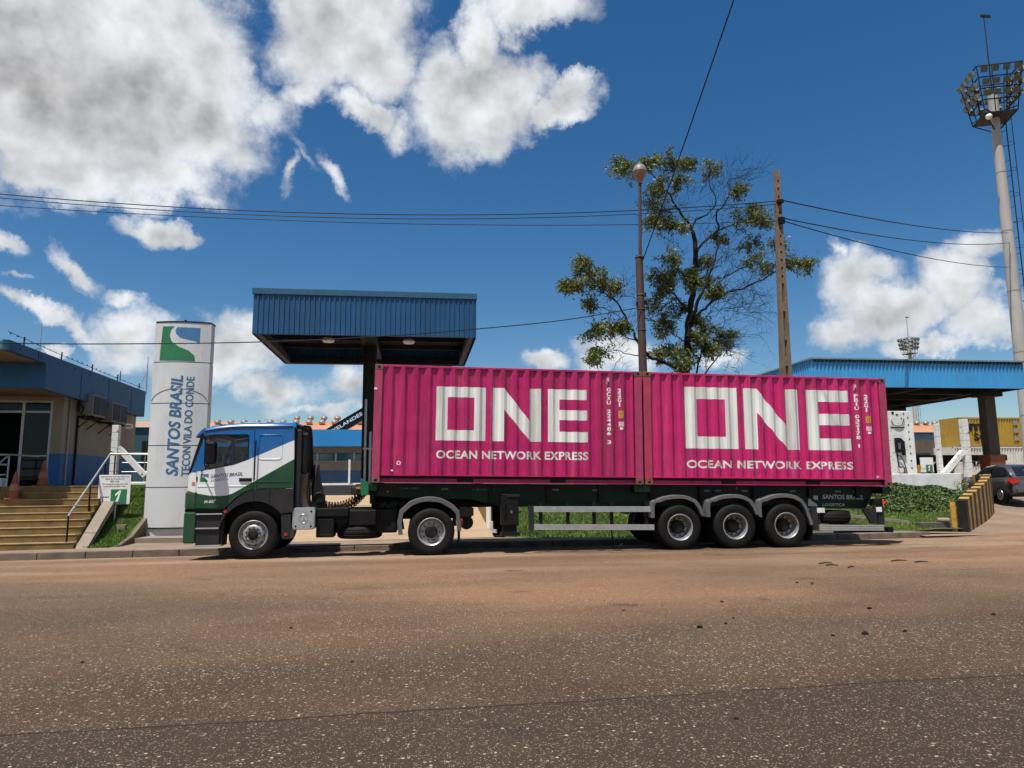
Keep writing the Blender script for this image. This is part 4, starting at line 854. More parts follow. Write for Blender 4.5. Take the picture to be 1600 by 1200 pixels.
    flat_print('label', [(0,0),(1,0),(1,1),(0,1)], [(0,1,2,3)], pl(5.505,5.62,1.31,1.42), M_PLATE_W, sw_, cuts(5.505,5.62), local=True)
    flat_print('label', [(0,0),(1,0),(1,1),(0,1)], [(0,1,2,3)], pl(5.53,5.60,1.24,1.29), M_WHITELET, sw_, cuts(5.53,5.60), local=True)
    for (za, zb) in ((1.55,1.63),(1.535,1.545)): flat_print('label_print', [(0,0),(1,0),(1,1),(0,1)], [(0,1,2,3)], (lambda a, b, za=za, zb=zb: (5.535+.05*a, corr_y(br, 5.535+.05*a)-.004, za+(zb-za)*b)), M_BLKPAINT, sw_, None, local=True)
    MB().box(5.235,5.29,.0,.04,2.27,2.42).build('vent', M_PLATE_W, sw_, local=True, bevel=.006); MB().box(5.245,5.28,-.004,.0,2.28,2.335).build('vent_slot', M_BLACK, sw_, local=True)
    return C, sw_, br
M_PLATE_W = mat('pale_label', (.5,.38,.42), .5)
def pink(name, col, damt, rust=.75):
    m_ = mat(name, col, .42, var=.10, vscale=1.4, dirt=(.20,.035,.075), damt=damt, dscale=1.6, stretch=(1,1,.35))
    t = m_.node_tree; n = t.nodes; b = n['Principled BSDF']; src = b.inputs['Base Color'].links[0].from_socket
    tx = [q for q in n if q.type == 'TEX_COORD'][0]
    for sc, lo, hi, colr, am, zs in ((6.5, .66, .74, RUST, rust, .4), (30, .68, .72, (.5,.3,.33), .5, .4), (4.5, .52, .72, (.17,.008,.045), .8, .06), (5.5, .55, .75, (.55,.14,.24), .5, .05), (2.2, .60, .66, (.22,.03,.06), .5, 2.5), (14, .67, .70, (.62,.45,.46), .7, 6.0)):
        mp = n.new('ShaderNodeMapping'); mp.inputs['Scale'].default_value = (1,1,zs); mp.inputs['Location'].default_value = (sc, 0, sc*.37); t.links.new(tx.outputs['Object'], mp.inputs[0])
        no = n.new('ShaderNodeTexNoise'); no.inputs['Scale'].default_value = sc; no.inputs['Detail'].default_value = 6; no.inputs['Roughness'].default_value = .65; t.links.new(mp.outputs[0], no.inputs['Vector'])
        mr = n.new('ShaderNodeMapRange'); mr.inputs[1].default_value = lo; mr.inputs[2].default_value = hi; mr.inputs[4].default_value = am; t.links.new(no.outputs['Fac'], mr.inputs[0])
        mx_ = n.new('ShaderNodeMix'); mx_.data_type = 'RGBA'; t.links.new(mr.outputs[0], mx_.inputs[0]); t.links.new(src, mx_.inputs[6]); mx_.inputs[7].default_value = (*colr, 1); src = mx_.outputs[2]
    t.links.new(src, b.inputs['Base Color'])
    # shallow dents
    no = n.new('ShaderNodeTexNoise'); no.inputs['Scale'].default_value = 2.2; no.inputs['Detail'].default_value = 3; t.links.new(tx.outputs['Object'], no.inputs['Vector'])
    bp = n.new('ShaderNodeBump'); bp.inputs['Strength'].default_value = .6; bp.inputs['Distance'].default_value = .04; t.links.new(no.outputs['Fac'], bp.inputs['Height']); t.links.new(bp.outputs[0], b.inputs['Normal'])
    return m_
M_PINK1 = pink('magenta_container_paint', (.41,.006,.102), .6); M_PINK2 = pink('bright_magenta_container_paint', (.49,.008,.12), .5)
M_POST1 = mat('faded_post_paint', (.36,.035,.11), .55, var=.2, vscale=4, dirt=RUST, damt=.6, dscale=5)
M_POST2 = mat('faded_red_post_paint', (.38,.030,.085), .6, var=.2, vscale=4, dirt=RUST, damt=.32, dscale=5)
M_CAST = mat('worn_casting', (.17,.065,.07), .7, var=.3, vscale=12, dirt=(.07,.05,.04), damt=.8, dscale=9); M_CASTR = mat('rusty_casting', (.20,.075,.03), .8, var=.4, vscale=14, dirt=(.05,.03,.02), damt=.8, dscale=9)
C1, w1, br1 = container(0, 'pink corrugated container at the front of the trailer, nearest the cab', M_PINK1, (1.355,2.455,2.61,3.705,3.865,4.775,.935,2.13,1.375,4.78), .535, 'GCXU 224486', '3', 1, (M_POST1,M_POST1,M_CAST,M_CAST))
C2, w2, br2 = container(6.102, 'brighter pink corrugated container at the rear end of the trailer', M_PINK2, (.985,2.25,2.43,3.79,3.98,5.07,.835,2.265,1.0,5.09), .385, 'FBIU 032178', '1', 2, (M_POST2,M_POST1,M_CASTR,M_CAST))
rg = MB(); rg.lathe([(.045,0),(.045,-.004),(.028,-.004),(.028,0)], (.57, corr_y(br1,.57)-.006, .43), n=18); rg.build('ring_mark', M_WHITELET, w1, local=True)
MB().box(.385,.455,corr_y(br1,.42)-.008,corr_y(br1,.42)-.003,.255,.285).build('label', M_WHITELET, w1, local=True)
MB().box(5.66,5.73,.0,.006,.20,.25).build('label', M_PLATE_W, w2, local=True)
MB().box(-.004,.06,.0,.003,2.03,2.07).build('sticker', M_WHITELET, C1, local=True)
# ------------------------------------------------------------------ left: office on the terrace, steps, pylon sign
M_WALLTAN = mat('tan_wall_paint', (.25,.22,.175), .85, var=.08, vscale=.8, dirt=(.16,.13,.10), damt=.5, dscale=.9, stretch=(1,1,.4), bump=.15)
M_WALLBLUE = mat('blue_plinth_paint', (.012,.10,.26), .6, var=.1, dirt=(.012,.05,.11), damt=.4, dscale=2)
M_FASCIA = mat('cloud_shaded_fascia', (.007,.068,.165), .5, var=.12, vscale=.7, dirt=(.010,.05,.10), damt=.6, dscale=.8, stretch=(1,1,.5))  # cloud shade put into the blue; sides darker than the front
M_FASCIA_F = mat('cloud_shaded_front_fascia', (.006,.095,.24), .5, var=.08, dirt=(.01,.06,.13), damt=.35, dscale=1.2)  # front blue also lowered to stand for cloud shade
M_SOFFIT = mat('soffit_board', (.16,.12,.085), .8, var=.2, dirt=(.08,.055,.04), damt=.6)
M_FRAME = mat('window_frame_aluminium', (.34,.34,.34), .4, .5)
B = thing('office_building', 'blue fasciaed tan office at the top of the yellow steps', 'building', (-10.743, 23.3, 1.55), (0, 0, R(2)))
def bb(name, m_, *a, par=None, bev=0.0): return MB().box(*a).build(name, m_, par or B, local=True, bevel=bev)
bb('wall', M_WALLTAN, -9,-1.95,0,.2,0,2.75); bb('wall', M_WALLTAN, -.30,0,0,.2,.98,2.75); bb('wall', M_WALLTAN, -1.95,-.30,0,.2,2.60,2.75)
bb('wall', M_WALLTAN, -.2,0,.2,6.3,1.0,2.72); bb('wall', M_WALLTAN, -9,-.2,6.1,6.3,0,2.75)
bb('plinth', M_WALLBLUE, -.30,.012,-.012,.2,0,.98); bb('plinth', M_WALLBLUE, -.2,.012,.2,6.312,0,1.0)
bb('corner_pilaster', M_WALLTAN, -.06,.03,-.03,.09,.985,2.70)
bb('interior_floor', M_CHASSIS, -8.9,-.2,.2,6.1,0,.02); bb('interior_wall', mat('dim_interior', (.03,.035,.05), .8), -8.9,-.2,2.4,2.5,0,2.7)
dr = bb('door_frame', M_FRAME, -1.95,-.30,.02,.08,2.535,2.60)
for a, b in ((-1.95,-1.88),(-1.155,-1.075),(-.37,-.30)): bb('jamb', M_FRAME, a,b,.02,.08,0,2.535, par=dr)
bb('transom', M_FRAME, -1.88,-.37,.022,.078,2.22,2.285, par=dr); bb('mid_rail', M_FRAME, -1.075,-.37,.03,.07,.9,.94, par=dr)
M_DOORGL = glass('door_glass', (.22,.27,.36), .35)
for a in ((-1.88,-1.155,2.285,2.535),(-1.075,-.37,2.285,2.535),(-1.075,-.37,.04,2.22)): MB().box(a[0],a[1],.045,.055,a[2],a[3]).build('pane', M_DOORGL, B, local=True)
# fascia, roof slab and front beam
fs_ = MB().prism([(-2.05,2.70),(-1.4,2.68),(6.13,2.68),(6.13,3.68),(-4.15,3.68),(-4.15,3.42),(-2.12,3.42)], 'x', .20, .35).build('fascia', M_FASCIA, B, local=True)
bb('front_fascia', M_FASCIA_F, -9,.345,-2.09,-1.95,2.72,3.425); bb('roof_edge', mat('green_roof_edge', (.06,.17,.20), .5), -9,.345,-4.15,-4.0,3.44,3.66)
bb('soffit', M_SOFFIT, -9,.2,-1.95,0,2.72,2.76); bb('soffit', M_SOFFIT, -9,.2,-4.0,-1.95,3.43,3.47); bb('roof', M_CONC, -9,.2,-4.0,6.1,3.52,3.6)
bb('back_fascia', M_FASCIA, -9,.345,6.0,6.13,2.68,3.68)
for y in (-2.6,.2,2.4,4.6): bb('joint', M_BLKPAINT, .35,.356,y,y+.025,2.70 if y > -2 else 3.44,3.66, par=fs_)
for k in range(9): bb('bolt', M_BLKPAINT, .35,.362,-3.6+k*1.1,-3.56+k*1.1,3.52,3.56, par=fs_)
bb('downpipe', M_CHASSIS, .01,.06,.95,1.01,0,2.2); bb('conduit', M_CHASSIS, .01,.05,.95,3.6,2.16,2.2)
bb('downpipe', M_FRAME, .012,.05,.35,.40,.0,2.68)
# razor wire strand on the roof edge
BW = thing('barbed_wire', 'barbed wire strand along the office roof edge', 'barbed wire', (-10.743, 23.3, 1.55), (0,0,R(2)))
bw = MB(); bw.tube(sag((.30,-4.15,3.90),(.30,6.0,3.80), .05), .007, 4); bw.build('wire', M_WIRE, BW, local=True)
for k in range(28):
    y = -4.0+k*.36; b1 = MB(); b1.ico((.30,y,3.90-.0098*(y+4)-.03), .022, 1, .4); b1.build('barb', M_WIRE, BW, local=True)
for k in range(5): MB().bar((.30,-3.3+k*2.2,3.66),(.30,-3.3+k*2.2,3.92),.03).build('stay', M_CHASSIS, BW, local=True)
# air conditioners on brackets
M_ACW = mat('weathered_white_casing', (.20,.195,.185), .6, dirt=(.12,.10,.08), damt=.6, dscale=3)
def aircon(y, z, lab, l_):
    a = thing('air_conditioner', lab, 'air conditioner', (-10.743, 23.3, 1.55), (0,0,R(2)), 'air conditioners on the office side wall')
    MB().box(.12,.50,y,y+l_,z,z+.68).build('casing', M_ACW, a, local=True, bevel=.015)
    gr = MB().box(.50,.515,y+.06,y+l_-.05,z+.05,z+.63).build('grille', M_BLACK, a, local=True)
    for k in range(9): MB().box(.515,.522,y+.06,y+l_-.05,z+.07+k*.062,z+.085+k*.062).build('slat', M_DKGREY, gr, local=True)
    MB().box(.51,.525,y+l_*.48,y+l_*.5,z+.05,z+.63).build('divider', M_ACW, gr, local=True)
    for q in (.15, l_-.2):
        k_ = MB(); k_.box(0,.5,y+q,y+q+.04,z-.06,z-.01); k_.bar((.02,y+q+.02,z-.4),(.42,y+q+.02,z-.05),.03); k_.build('bracket', M_CHASSIS, a, local=True)
    return a
a1 = aircon(.85, 2.24, 'dirty air conditioner on the office wall, nearer the glass door', 1.05); a2 = aircon(2.5, 2.18, 'air conditioner on the office wall, farther from the glass door', 1.35)
hs_ = MB(); hs_.tube([(.22+.02*k*.2, .55+.19*math.cos(k*.5), 2.47+.19*math.sin(k*.5)) for k in range(14)], .022, 6); hs_.tube(smooth_pts([(.3,.55,2.25),(.35,1.2,2.12),(.3,2.4,2.0),(.25,3.8,2.05)], 6), .016, 6); hs_.build('hose', M_BLACK, a1, local=True)
pp = MB().tube(smooth_pts([(.35,3.85,2.2),(.4,4.1,2.22),(.45,4.5,2.24),(.45,4.62,2.18),(.42,4.5,2.12),(.35,4.2,2.1)], 4), .028, 8).build('drain_pipe', M_WHITE, a2, local=True, smooth=60)
# roof antennas
def mast(name, lab, p, h_, r_, bars=()):
    a = thing(name, lab, 'antenna', p); MB().tube([p, (p[0], p[1], p[2]+h_)], [r_, r_*.5], 6).build('mast', M_STEEL, a)
    for z, w in bars: MB().bar((p[0]-w, p[1], p[2]+z), (p[0]+w, p[1], p[2]+z), .02).build('crossbar', M_STEEL, a)
    return a
m1 = mast('antenna', 'thin whip antenna standing on the office roof ridge', (-12.9, 26, 5.15), 2.0, .03, ((.9,.06),)); g1 = MB()
g1.tube(sag((-12.9,26,6.3),(-14.6,25.5,5.3), .12, 8), .01, 4); g1.tube([(-12.9,26,6.3),(-11.9,26.3,5.2)], .008, 4); g1.build('guy_wire', M_WIRE, m1)
m2 = mast('antenna', 'banded rooftop mast at the far corner of the office roof', (-10.55, 29.3, 5.1), 1.5, .028, ((.35,.05),(.8,.05),(1.1,.05))); MB().tube([(-10.55,29.3,6.0),(-10.9,29.3,5.15)], .012, 5).build('stay', M_STEEL, m2)
m3 = thing('antenna', 'small TV aerial with a boom near the far roof corner', 'antenna', (-11.1,28.2,5.15)); q_ = MB(); q_.tube([(-11.1,28.2,5.15),(-11.1,28.2,5.85)], .015, 5); q_.tube([(-11.9,28.2,5.45),(-11.1,28.2,5.42)], .012, 5); q_.build('aerial', M_CHASSIS, m3)
# steps
M_STEP = mat('cloud_shaded_step_yellow', (.19,.118,.028), .75, var=.18, vscale=2.5, dirt=(.06,.038,.018), damt=.9, dscale=1.8, bump=.2)  # yellow toned down in place of a cloud shadow on the steps
M_NOSE = mat('worn_step_edge', (.27,.19,.10), .8, var=.2, vscale=5, dirt=(.10,.06,.028), damt=.8, dscale=3.5)
ST_ = thing('staircase', 'wide yellow painted concrete steps leading up to the office', 'staircase', (-10.743, 23.3, 0), (0,0,R(5)))
NS = 9
for i in range(NS):
    y = -4.78+.29*i; z0 = .03+.169*i; z1 = .03+.169*(i+1); xl = -9 if i < 6 else (-9, -.75, -.55)[min(i-6, 2)] if False else -9
    if i >= 6: xl = (-.10, -.02, .08)[i-6]-.55
    xr = 2.16-.01*i
    s_ = MB().box(xl,xr,y,-1.9,z0 if i else 0,z1-.022).build('step', M_STEP, ST_, local=True)
    MB().box(xl,xr+.003,y-.012,-1.9+.003,z1-.022,z1).build('tread', M_NOSE if i % 2 == 0 else M_NOSE, s_, local=True, bevel=.006)
MB().box(-9,2.3,-1.9,1.6,1.2,1.552).build('landing', M_STEP, ST_, local=True)
MB().prism([(-4.78,.03),(-4.55,.03),(-1.9,1.5),(-1.9,1.72),(-2.1,1.62)], 'x', 2.17, 2.45).build('side_kerb', M_CONC, ST_, local=True, bevel=.02)
def handrail(lab, x, segs, posts):
    h_ = thing('handrail', lab, 'handrail', (-10.743, 23.3, 0), (0,0,R(5)), 'steel handrails on the steps')
    for (a, b) in segs: MB().tube([a, b], .026, 8).build('rail', M_STEEL, h_, local=True, smooth=60)
    for (p, q) in posts: MB().tube([p, q], .022, 8).build('post', M_CHASSIS if x > 0 else M_STEEL, h_, local=True, smooth=60)
handrail('steel handrail down the right side of the yellow steps', 2.0, [((1.98,-4.72,.82),(1.98,-1.95,2.44)),((1.98,-1.95,2.44),(3.4,-1.9,2.42))],
         [((1.98,-4.7,.05),(1.98,-4.7,.83)),((1.98,-3.35,.85),(1.98,-3.35,1.62)),((1.98,-2.3,1.5),(1.98,-2.3,2.24)),((1.98,-1.5,1.5),(1.98,-1.5,2.42))])
handrail('steel railing beside the orange cones at the top of the steps', -1, [((-.55,-1.95,2.42),(-.75,-3.6,1.45)),((-.55,-1.95,2.42),(-2.6,-1.95,2.40)),((-.60,-1.95,2.15),(-2.6,-1.95,2.13)),((-.60,-1.95,1.87),(-2.6,-1.95,1.85)),((-.55,-1.95,2.42),(-.1,-1.2,2.40))],
         [((-.55,-1.95,1.5),(-.55,-1.95,2.43)),((-1.7,-1.95,1.5),(-1.7,-1.95,2.40))])
lw = MB().box(-12.5,-11.35,21.5,21.75,1.4,1.78).build('low_wall', M_WHITE, bevel=.02); tag(lw, 'low white wall at the left end of the top steps', 'wall')
lw2 = MB().box(-9.0,-5.4,23.0,23.2,1.35,1.66).build('low_wall', M_WHITE, bevel=.02); tag(lw2, 'low white kerb wall between the office and the pylon sign', 'wall')
hd_ = MB()
for k in range(900):
    c = Vector((random.uniform(-12.6,-11.15), random.uniform(20.7,21.4), 1.1+random.random()*.42)); a = Vector((random.gauss(0,1),random.gauss(0,1),random.gauss(0,1))).normalized()*.06; b = a.orthogonal().normalized()*.025
    hd_.add([c-a, c+b, c+a, c-b], [(0,1,2,3)])
SH = thing('shrub', 'dark clipped shrub at the left edge beside the steps', 'shrub', (-11.9,21,1.0)); hd_.build('foliage', M_GRASS, SH); MB().tube([(-11.9,21.05,.7),(-11.9,21.05,1.4)], .05, 6).build('stem', M_EARTH, SH)
# cones
M_CONE = mat('dirty_orange_cone', (.26,.06,.022), .6, var=.2, dirt=(.13,.05,.03), damt=.8, dscale=6); M_CONEB = mat('worn_cone_band', (.27,.16,.10), .6, dirt=(.42,.1,.03), damt=.9, dscale=9)
def cone(p, lab, tilt=(0,0,0)):
    c = thing('traffic_cone', lab, 'traffic cone', p, tilt, 'traffic cones on the steps')
    MB().box(-.19,.19,-.19,.19,0,.035).build('base', M_CONE, c, local=True, bevel=.012)
    MB().lathe([(.15,.035),(.142,.05),(.035,.70),(.025,.72),(.0,.72)], axis='z', n=20).build('cone_body', M_CONE, c, local=True, smooth=40)
    MB().lathe([(.118,.23),(.120,.235),(.092,.40),(.090,.40)], axis='z', n=20).build('band', M_CONEB, c, local=True, smooth=40)
# positions on the steps (world)
def stair_w(x, y, z): return tuple(Matrix.Translation((-10.743, 23.3, 0)) @ Matrix.Rotation(R(5), 4, 'Z') @ Vector((x, y, z)))
cone(stair_w(.18,-1.55,1.552), 'dirty orange traffic cone on the top landing by the glass door'); cone(stair_w(.02,-2.90,1.213), 'battered orange traffic cone lower on the steps', (R(2),R(2),.4))
# board with the security level
def level_board(name, lab, x0, x1, z0, z1, y, foot, full, grp):
    s_ = thing(name, lab, 'sign', (foot[0], y, foot[1]), group=grp)
    bd = MB().box(x0,x1,y,y+.02,z0,z1).build('board', M_WHITE, s_, bevel=.004); w, h_ = x1-x0, z1-z0
    MB().tube([(foot[0],y+.04,foot[1]),(foot[0],y+.04,z0+.3)], .025, 8).build('post', M_STEEL, s_)
    MB().box(foot[0]-.09,foot[0]+.09,y-.04,y+.12,foot[1]-.01,foot[1]+.012).build('foot_plate', M_STEEL, s_)
    gx0, gx1, gz0, gz1 = x0+w*.40, x0+w*.90, z0+h_*.05, z0+h_*.51
    MB().box(gx0,gx1,y-.005,y-.001,gz0,gz1).build('green_panel', M_LOGO_GREEN, bd)
    MB().add([(gx0,y-.0055,z0+h_*.0),(gx1,y-.0055,z0+h_*.0),(gx1,y-.0055,gz0),(gx0,y-.0055,gz0)], [(0,1,2,3)]).build('grey_strip', M_FENDER, bd)
    flat_print('number', [(.10,0),(.42,0),(.72,1),(.50,1),(.02,.66),(.06,.50),(.44,.70)], [(0,1,2,6),(2,3,6),(3,4,5,6)], lambda a, b: (gx0+w*(.13+.27*a), y-.009, gz0+.03+(gz1-gz0-.06)*b), M_WHITELET, bd)
    M_T = M_BLKPAINT
    lettering('lettering', 'Level', lambda a, b: (x0+w*(.07+.27*a), y-.004, z0+h_*(.22+.075*b)), M_T, bd, .012, .15)
    if full:
        for txt, zc, ww in (('Este terminal está operando com', .935, .88), ('Nível de Proteção do', .855, .6), ('ISPS Code', .78, .28), ('This terminal is operating with', .685, .80), ('Level Security ISPS Code', .605, .68)):
            lettering('lettering', txt, lambda a, b, zc=zc, ww=ww: (x0+w*(.5-ww/2+ww*a), y-.004, z0+h_*(zc-.025+.055*b)), M_T, bd, .015)
level_board('level_sign', 'white security board with green number 1 on the grass slope', -8.47,-7.66, 1.05,1.835, 20.6, (-8.03,.50), True, None)
# pylon sign
M_PYL = mat('cloud_shaded_pylon_white', (.57,.585,.59), .5, var=.06, vscale=1.2, dirt=(.28,.28,.27), damt=.55, dscale=1.1, stretch=(1,1,.3))  # white dulled to stand for cloud shade over the pylon
PY = thing('pylon_sign', 'tall curved white pylon sign standing on a concrete footing', 'sign', (-6.58,20.8,.2))
xc, hw = -6.58, .755; zj = [.40,1.49,2.63,3.80,4.96,6.10]
def py_y(x): return 20.78-.14*(1-((x-xc)/hw)**2)
sec = [(xc-hw+2*hw*i/12) for i in range(13)]
for z0, z1 in zip(zj, zj[1:]):
    mb = MB(); pr_ = [(x, py_y(x)) for x in sec]+[(xc+hw, 21.12),(xc-hw, 21.12)]
    mb.prism(pr_, 'z', z0+.012, z1-.012); mb.build('panel', M_PYL, PY, smooth=25)
MB().prism([(x, py_y(x)+.02) for x in sec]+[(xc+hw-.02,21.08),(xc-hw+.02,21.08)], 'z', .38, 6.06).build('core', M_CHASSIS, PY)
MB().prism([(x*.985+xc*.015, py_y(x)-.012) for x in sec]+[(xc+hw+.012,21.14),(xc-hw-.012,21.14)], 'z', 6.09, 6.13).build('cap', M_DKGREY, PY)
MB().tube([(xc,20.9,6.12),(xc,20.9,6.22)], .03, 6).build('lifting_eye', M_CHASSIS, PY)
MB().prism([(-7.24,20.76),(-5.92,20.76),(-5.92,21.1),(-7.24,21.1)], 'z', .16, .40).build('base', M_PYL, PY)
MB().prism([(-7.35,19.9),(-5.25,19.8),(-5.25,21.5),(-7.35,21.5)], 'z', -.1, .19).build('footing', M_CONC, PY, bevel=.015)
curv = MB(); curv.tube([(x, py_y(x)-.003, 3.80+.42*math.sqrt(max(0, 1-((x-xc)/hw)**2))) for x in frange(xc-hw+.01, xc+hw-.01, 24)], .007, 5); curv.build('scratch_line', M_FENDER, PY)
def on_py(f): return lambda a, b: (lambda X, Z: (X, py_y(X)-.004, Z))(*f(a, b))
cutx = [i/16 for i in range(1, 16)]
lettering('lettering', 'SANTOS BRASIL', on_py(lambda a, b: (-6.47-.33*b, 1.80+2.78*a)), M_SIGN_BLUE, PY, .028, .18, cutsb=[.2,.4,.6,.8])
lettering('lettering', 'TECON VILA DO CONDE', on_py(lambda a, b: (-6.18-.21*b, 1.79+2.76*a)), M_SIGN_BLUE, PY, .018, .0, cutsb=[.33,.67])
flat_print('logo', LOGO_G, [tuple(range(len(LOGO_G)))[::-1]], on_py(lambda a, b: (-7.16+1.07*a, 4.99+.99*b)), M_LOGO_GREEN, PY, cutx)
flat_print('logo', LOGO_B, [tuple(range(len(LOGO_B)))], on_py(lambda a, b: (-7.16+1.07*a, 4.99+.99*b)), M_LOGO_BLUE, PY, cutx)
sk_ = MB().prism([(-8.05,20.7),(-7.75,20.15),(-7.55,20.15),(-7.75,21.0)], 'z', .1, .52).build('stone_edging', M_CONC, bevel=.03); tag(sk_, 'slanting concrete edging stone left of the pylon footing', 'edging')
# peeling white fence posts
M_PEEL = mat('peeling_white_post', (.66,.66,.63), .8, var=.08, vscale=6, dirt=(.10,.09,.08), damt=.0)
def peel():
    m_ = M_PEEL; t = m_.node_tree; n = t.nodes; b = n['Principled BSDF']; src = b.inputs['Base Color'].links[0].from_socket; tx = [q for q in n if q.type == 'TEX_COORD'][0]
    mp = n.new('ShaderNodeMapping'); mp.inputs['Scale'].default_value = (1,1,2.2); t.links.new(tx.outputs['Object'], mp.inputs[0])
    v = n.new('ShaderNodeTexNoise'); v.inputs['Scale'].default_value = 6.5; v.inputs['Detail'].default_value = 4; t.links.new(mp.outputs[0], v.inputs['Vector'])
    mr = n.new('ShaderNodeMapRange'); mr.inputs[1].default_value = .63; mr.inputs[2].default_value = .67; t.links.new(v.outputs['Fac'], mr.inputs[0])
    mx_ = n.new('ShaderNodeMix'); mx_.data_type = 'RGBA'; t.links.new(mr.outputs[0], mx_.inputs[0]); t.links.new(src, mx_.inputs[6]); mx_.inputs[7].default_value = (.09,.08,.07,1); t.links.new(mx_.outputs[2], b.inputs['Base Color'])
peel()
def fence_post(lab, p, top, w, brace=None, grp='peeling white concrete fence posts'):
    f = thing('fence_post', lab, 'post', p, group=grp); n = 8
    zs = frange(p[2], top, n)
    for i in range(n): MB().box(p[0]-w/2, p[0]+w/2, p[1]-w/2, p[1]+w/2, zs[i]+.004, zs[i+1]-.004).build('block', M_PEEL, f, bevel=.012)
    MB().box(p[0]-w/2+.02, p[0]+w/2-.02, p[1]-w/2+.02, p[1]+w/2-.02, p[2], top-.03).build('core', M_CONC, f)
    if brace: MB().bar(brace[0], brace[1], w*.8).build('brace', M_PEEL, f)
fence_post('peeling white post with a diagonal brace beside the office', (-9.45,24,1.5), 3.46, .20, ((-9.36,24,2.75),(-8.5,24,1.85)))
# narrow things between the office and the pylon
sh = thing('storage_shed', 'dark teal shed seen between the office and the pylon', 'shed', (-13.0,34,1.5)); MB().box(-15.5,-11.0,33,38,1.5,4.1).build('wall', mat('dark_teal_wall', (.02,.07,.10), .6), sh); MB().box(-15.6,-10.9,32.9,38.1,4.1,4.2).build('roof', M_WHITE, sh); MB().box(-11.9,-11.4,32.97,33,2.0,3.5).build('door', M_CHASSIS, sh)
rl = thing('railing', 'pale tube railing behind the braced white post', 'railing', (-8.7,25,1.5))
for z in (2.0,2.3,2.6): MB().tube([(-9.6,25,z),(-7.6,25,z)], .018, 6).build('rail', M_STEEL, rl)
for x in (-8.9,-7.8): MB().tube([(x,25,1.5),(x,25,2.62)], .02, 6).build('post', M_STEEL, rl)
# ------------------------------------------------------------------ centre: gate canopy, office and hall behind, masts, tree, cables
def ribbed(name, m_, p, q, z0a, z1a, z0b, z1b, pitch, depth, parent, outward, prof=(.0,.55,.62,.93)):
    """trapezoidal cladding between plan points p and q; heights at both ends"""
    p = Vector((p[0], p[1], 0)); q = Vector((q[0], q[1], 0)); L_ = (q-p).length; d = (q-p)/L_; o = Vector((outward[0], outward[1], 0))
    pts = []; s = 0
    while s < L_:
        for f, k in zip(prof, (0, 0, 1, 1)):
            t_ = s+f*pitch
            if t_ <= L_: pts.append((t_, k*depth))
        s += pitch
    pts.append((L_, 0)); n = len(pts); vs_ = []
    for top in (0, 1):
        for t_, k in pts:
            a = p+d*t_+o*k; z = (z1a+(z1b-z1a)*t_/L_) if top else (z0a+(z0b-z0a)*t_/L_); vs_.append((a.x, a.y, z))
    return MB().add(vs_, [(i, i+1, n+i+1, n+i) for i in range(n-1)]).build(name, m_, parent)
M_STEELDK = mat('dark_painted_steel', (.018,.019,.02), .6, dirt=(.035,.024,.017), damt=.4, dscale=2)
M_ROOFDK = mat('roof_sheet_underside', (.022,.018,.015), .8, var=.2, vscale=2)
CN = thing('gate_canopy', 'shade-darkened blue ribbed canopy on a single column over the driveway', 'canopy', (-1.9,29,1.35))
X0, X1, YF, YB, ZB, ZT = -5.88, 2.14, 26.0, 32.5, 6.92, 8.55
ribbed('front_cladding', M_BLUE_SHADE, (X0,YF),(X1,YF), ZB,ZT,ZB,ZT-.02, .181,.03, CN, (0,-1)); ribbed('side_cladding', M_BLUE_SHADE, (X0,YB),(X0,YF), ZB,ZT,ZB,ZT, .181,.03, CN, (-1,0)); ribbed('side_cladding', M_BLUE_SHADE, (X1,YF),(X1,YB), ZB,ZT,ZB,ZT, .181,.03, CN, (1,0)); ribbed('back_cladding', M_BLUE_SHADE, (X1,YB),(X0,YB), ZB,ZT,ZB,ZT, .181,.03, CN, (0,1))
cp = MB(); cp.box(X0-.06,X1+.06,YF-.06,YF+.04,ZT-.16,ZT+.05); cp.build('flashing', mat('blue_flashing', (.02,.09,.16), .45), CN); MB().box(X0-.06,X0+.04,YF+.04,YB+.05,ZT-.16,ZT+.05).build('flashing', M_BLUE_SHADE, CN); MB().box(X1-.04,X1+.06,YF+.04,YB+.05,ZT-.16,ZT+.05).build('flashing', M_BLUE_SHADE, CN)
MB().box(X0+.04,X1-.04,YF+.04,YB-.04,ZT-.05,ZT).build('roof', M_ROOFDK, CN)
for k in range(27): MB().box(X0+.1+k*.3,X0+.16+k*.3,YF+.05,YB-.05,ZB+.72,ZB+.78).build('roof_rib', M_ROOFDK, CN)
MB().box(X0+.05,X1-.05,YF+.05,YB-.05,ZB+.78,ZB+.80).build('ceiling', M_ROOFDK, CN)
for x in (X0+.06, X1-.26):
    MB().box(x,x+.2,YF+.05,YB-.05,ZB+.02,ZB+.3).build('edge_beam', mat('rusty_brown_beam', (.045,.03,.022), .7, dirt=(.02,.016,.013), damt=.5) if x < 0 else MATS['rusty_brown_beam'], CN)
for y in (YF+.06, YB-.2): MB().box(X0+.26,X1-.26,y,y+.12,ZB+.02,ZB+.26).build('edge_beam', M_STEELDK, CN)
for y in (27.6,29.2,30.9): MB().box(X0+.26,X1-.26,y,y+.1,ZB+.45,ZB+.65).build('purlin', M_STEELDK, CN)
MB().box(-2.2,-1.6,YF+.2,YB-.2,ZB+.2,ZB+.5).build('main_beam', M_STEELDK, CN)
M_LAMP = mat('lamp_diffuser', (.8,.8,.78), .4)
for x in (-3.45, -.35): MB().lathe([(.001,.0),(.2,.0),(.24,.06),(.2,.14),(.05,.2),(.001,.2)], (x,27.9,ZB+.12), axis='z', n=20).build('lamp', M_LAMP, CN, smooth=40)
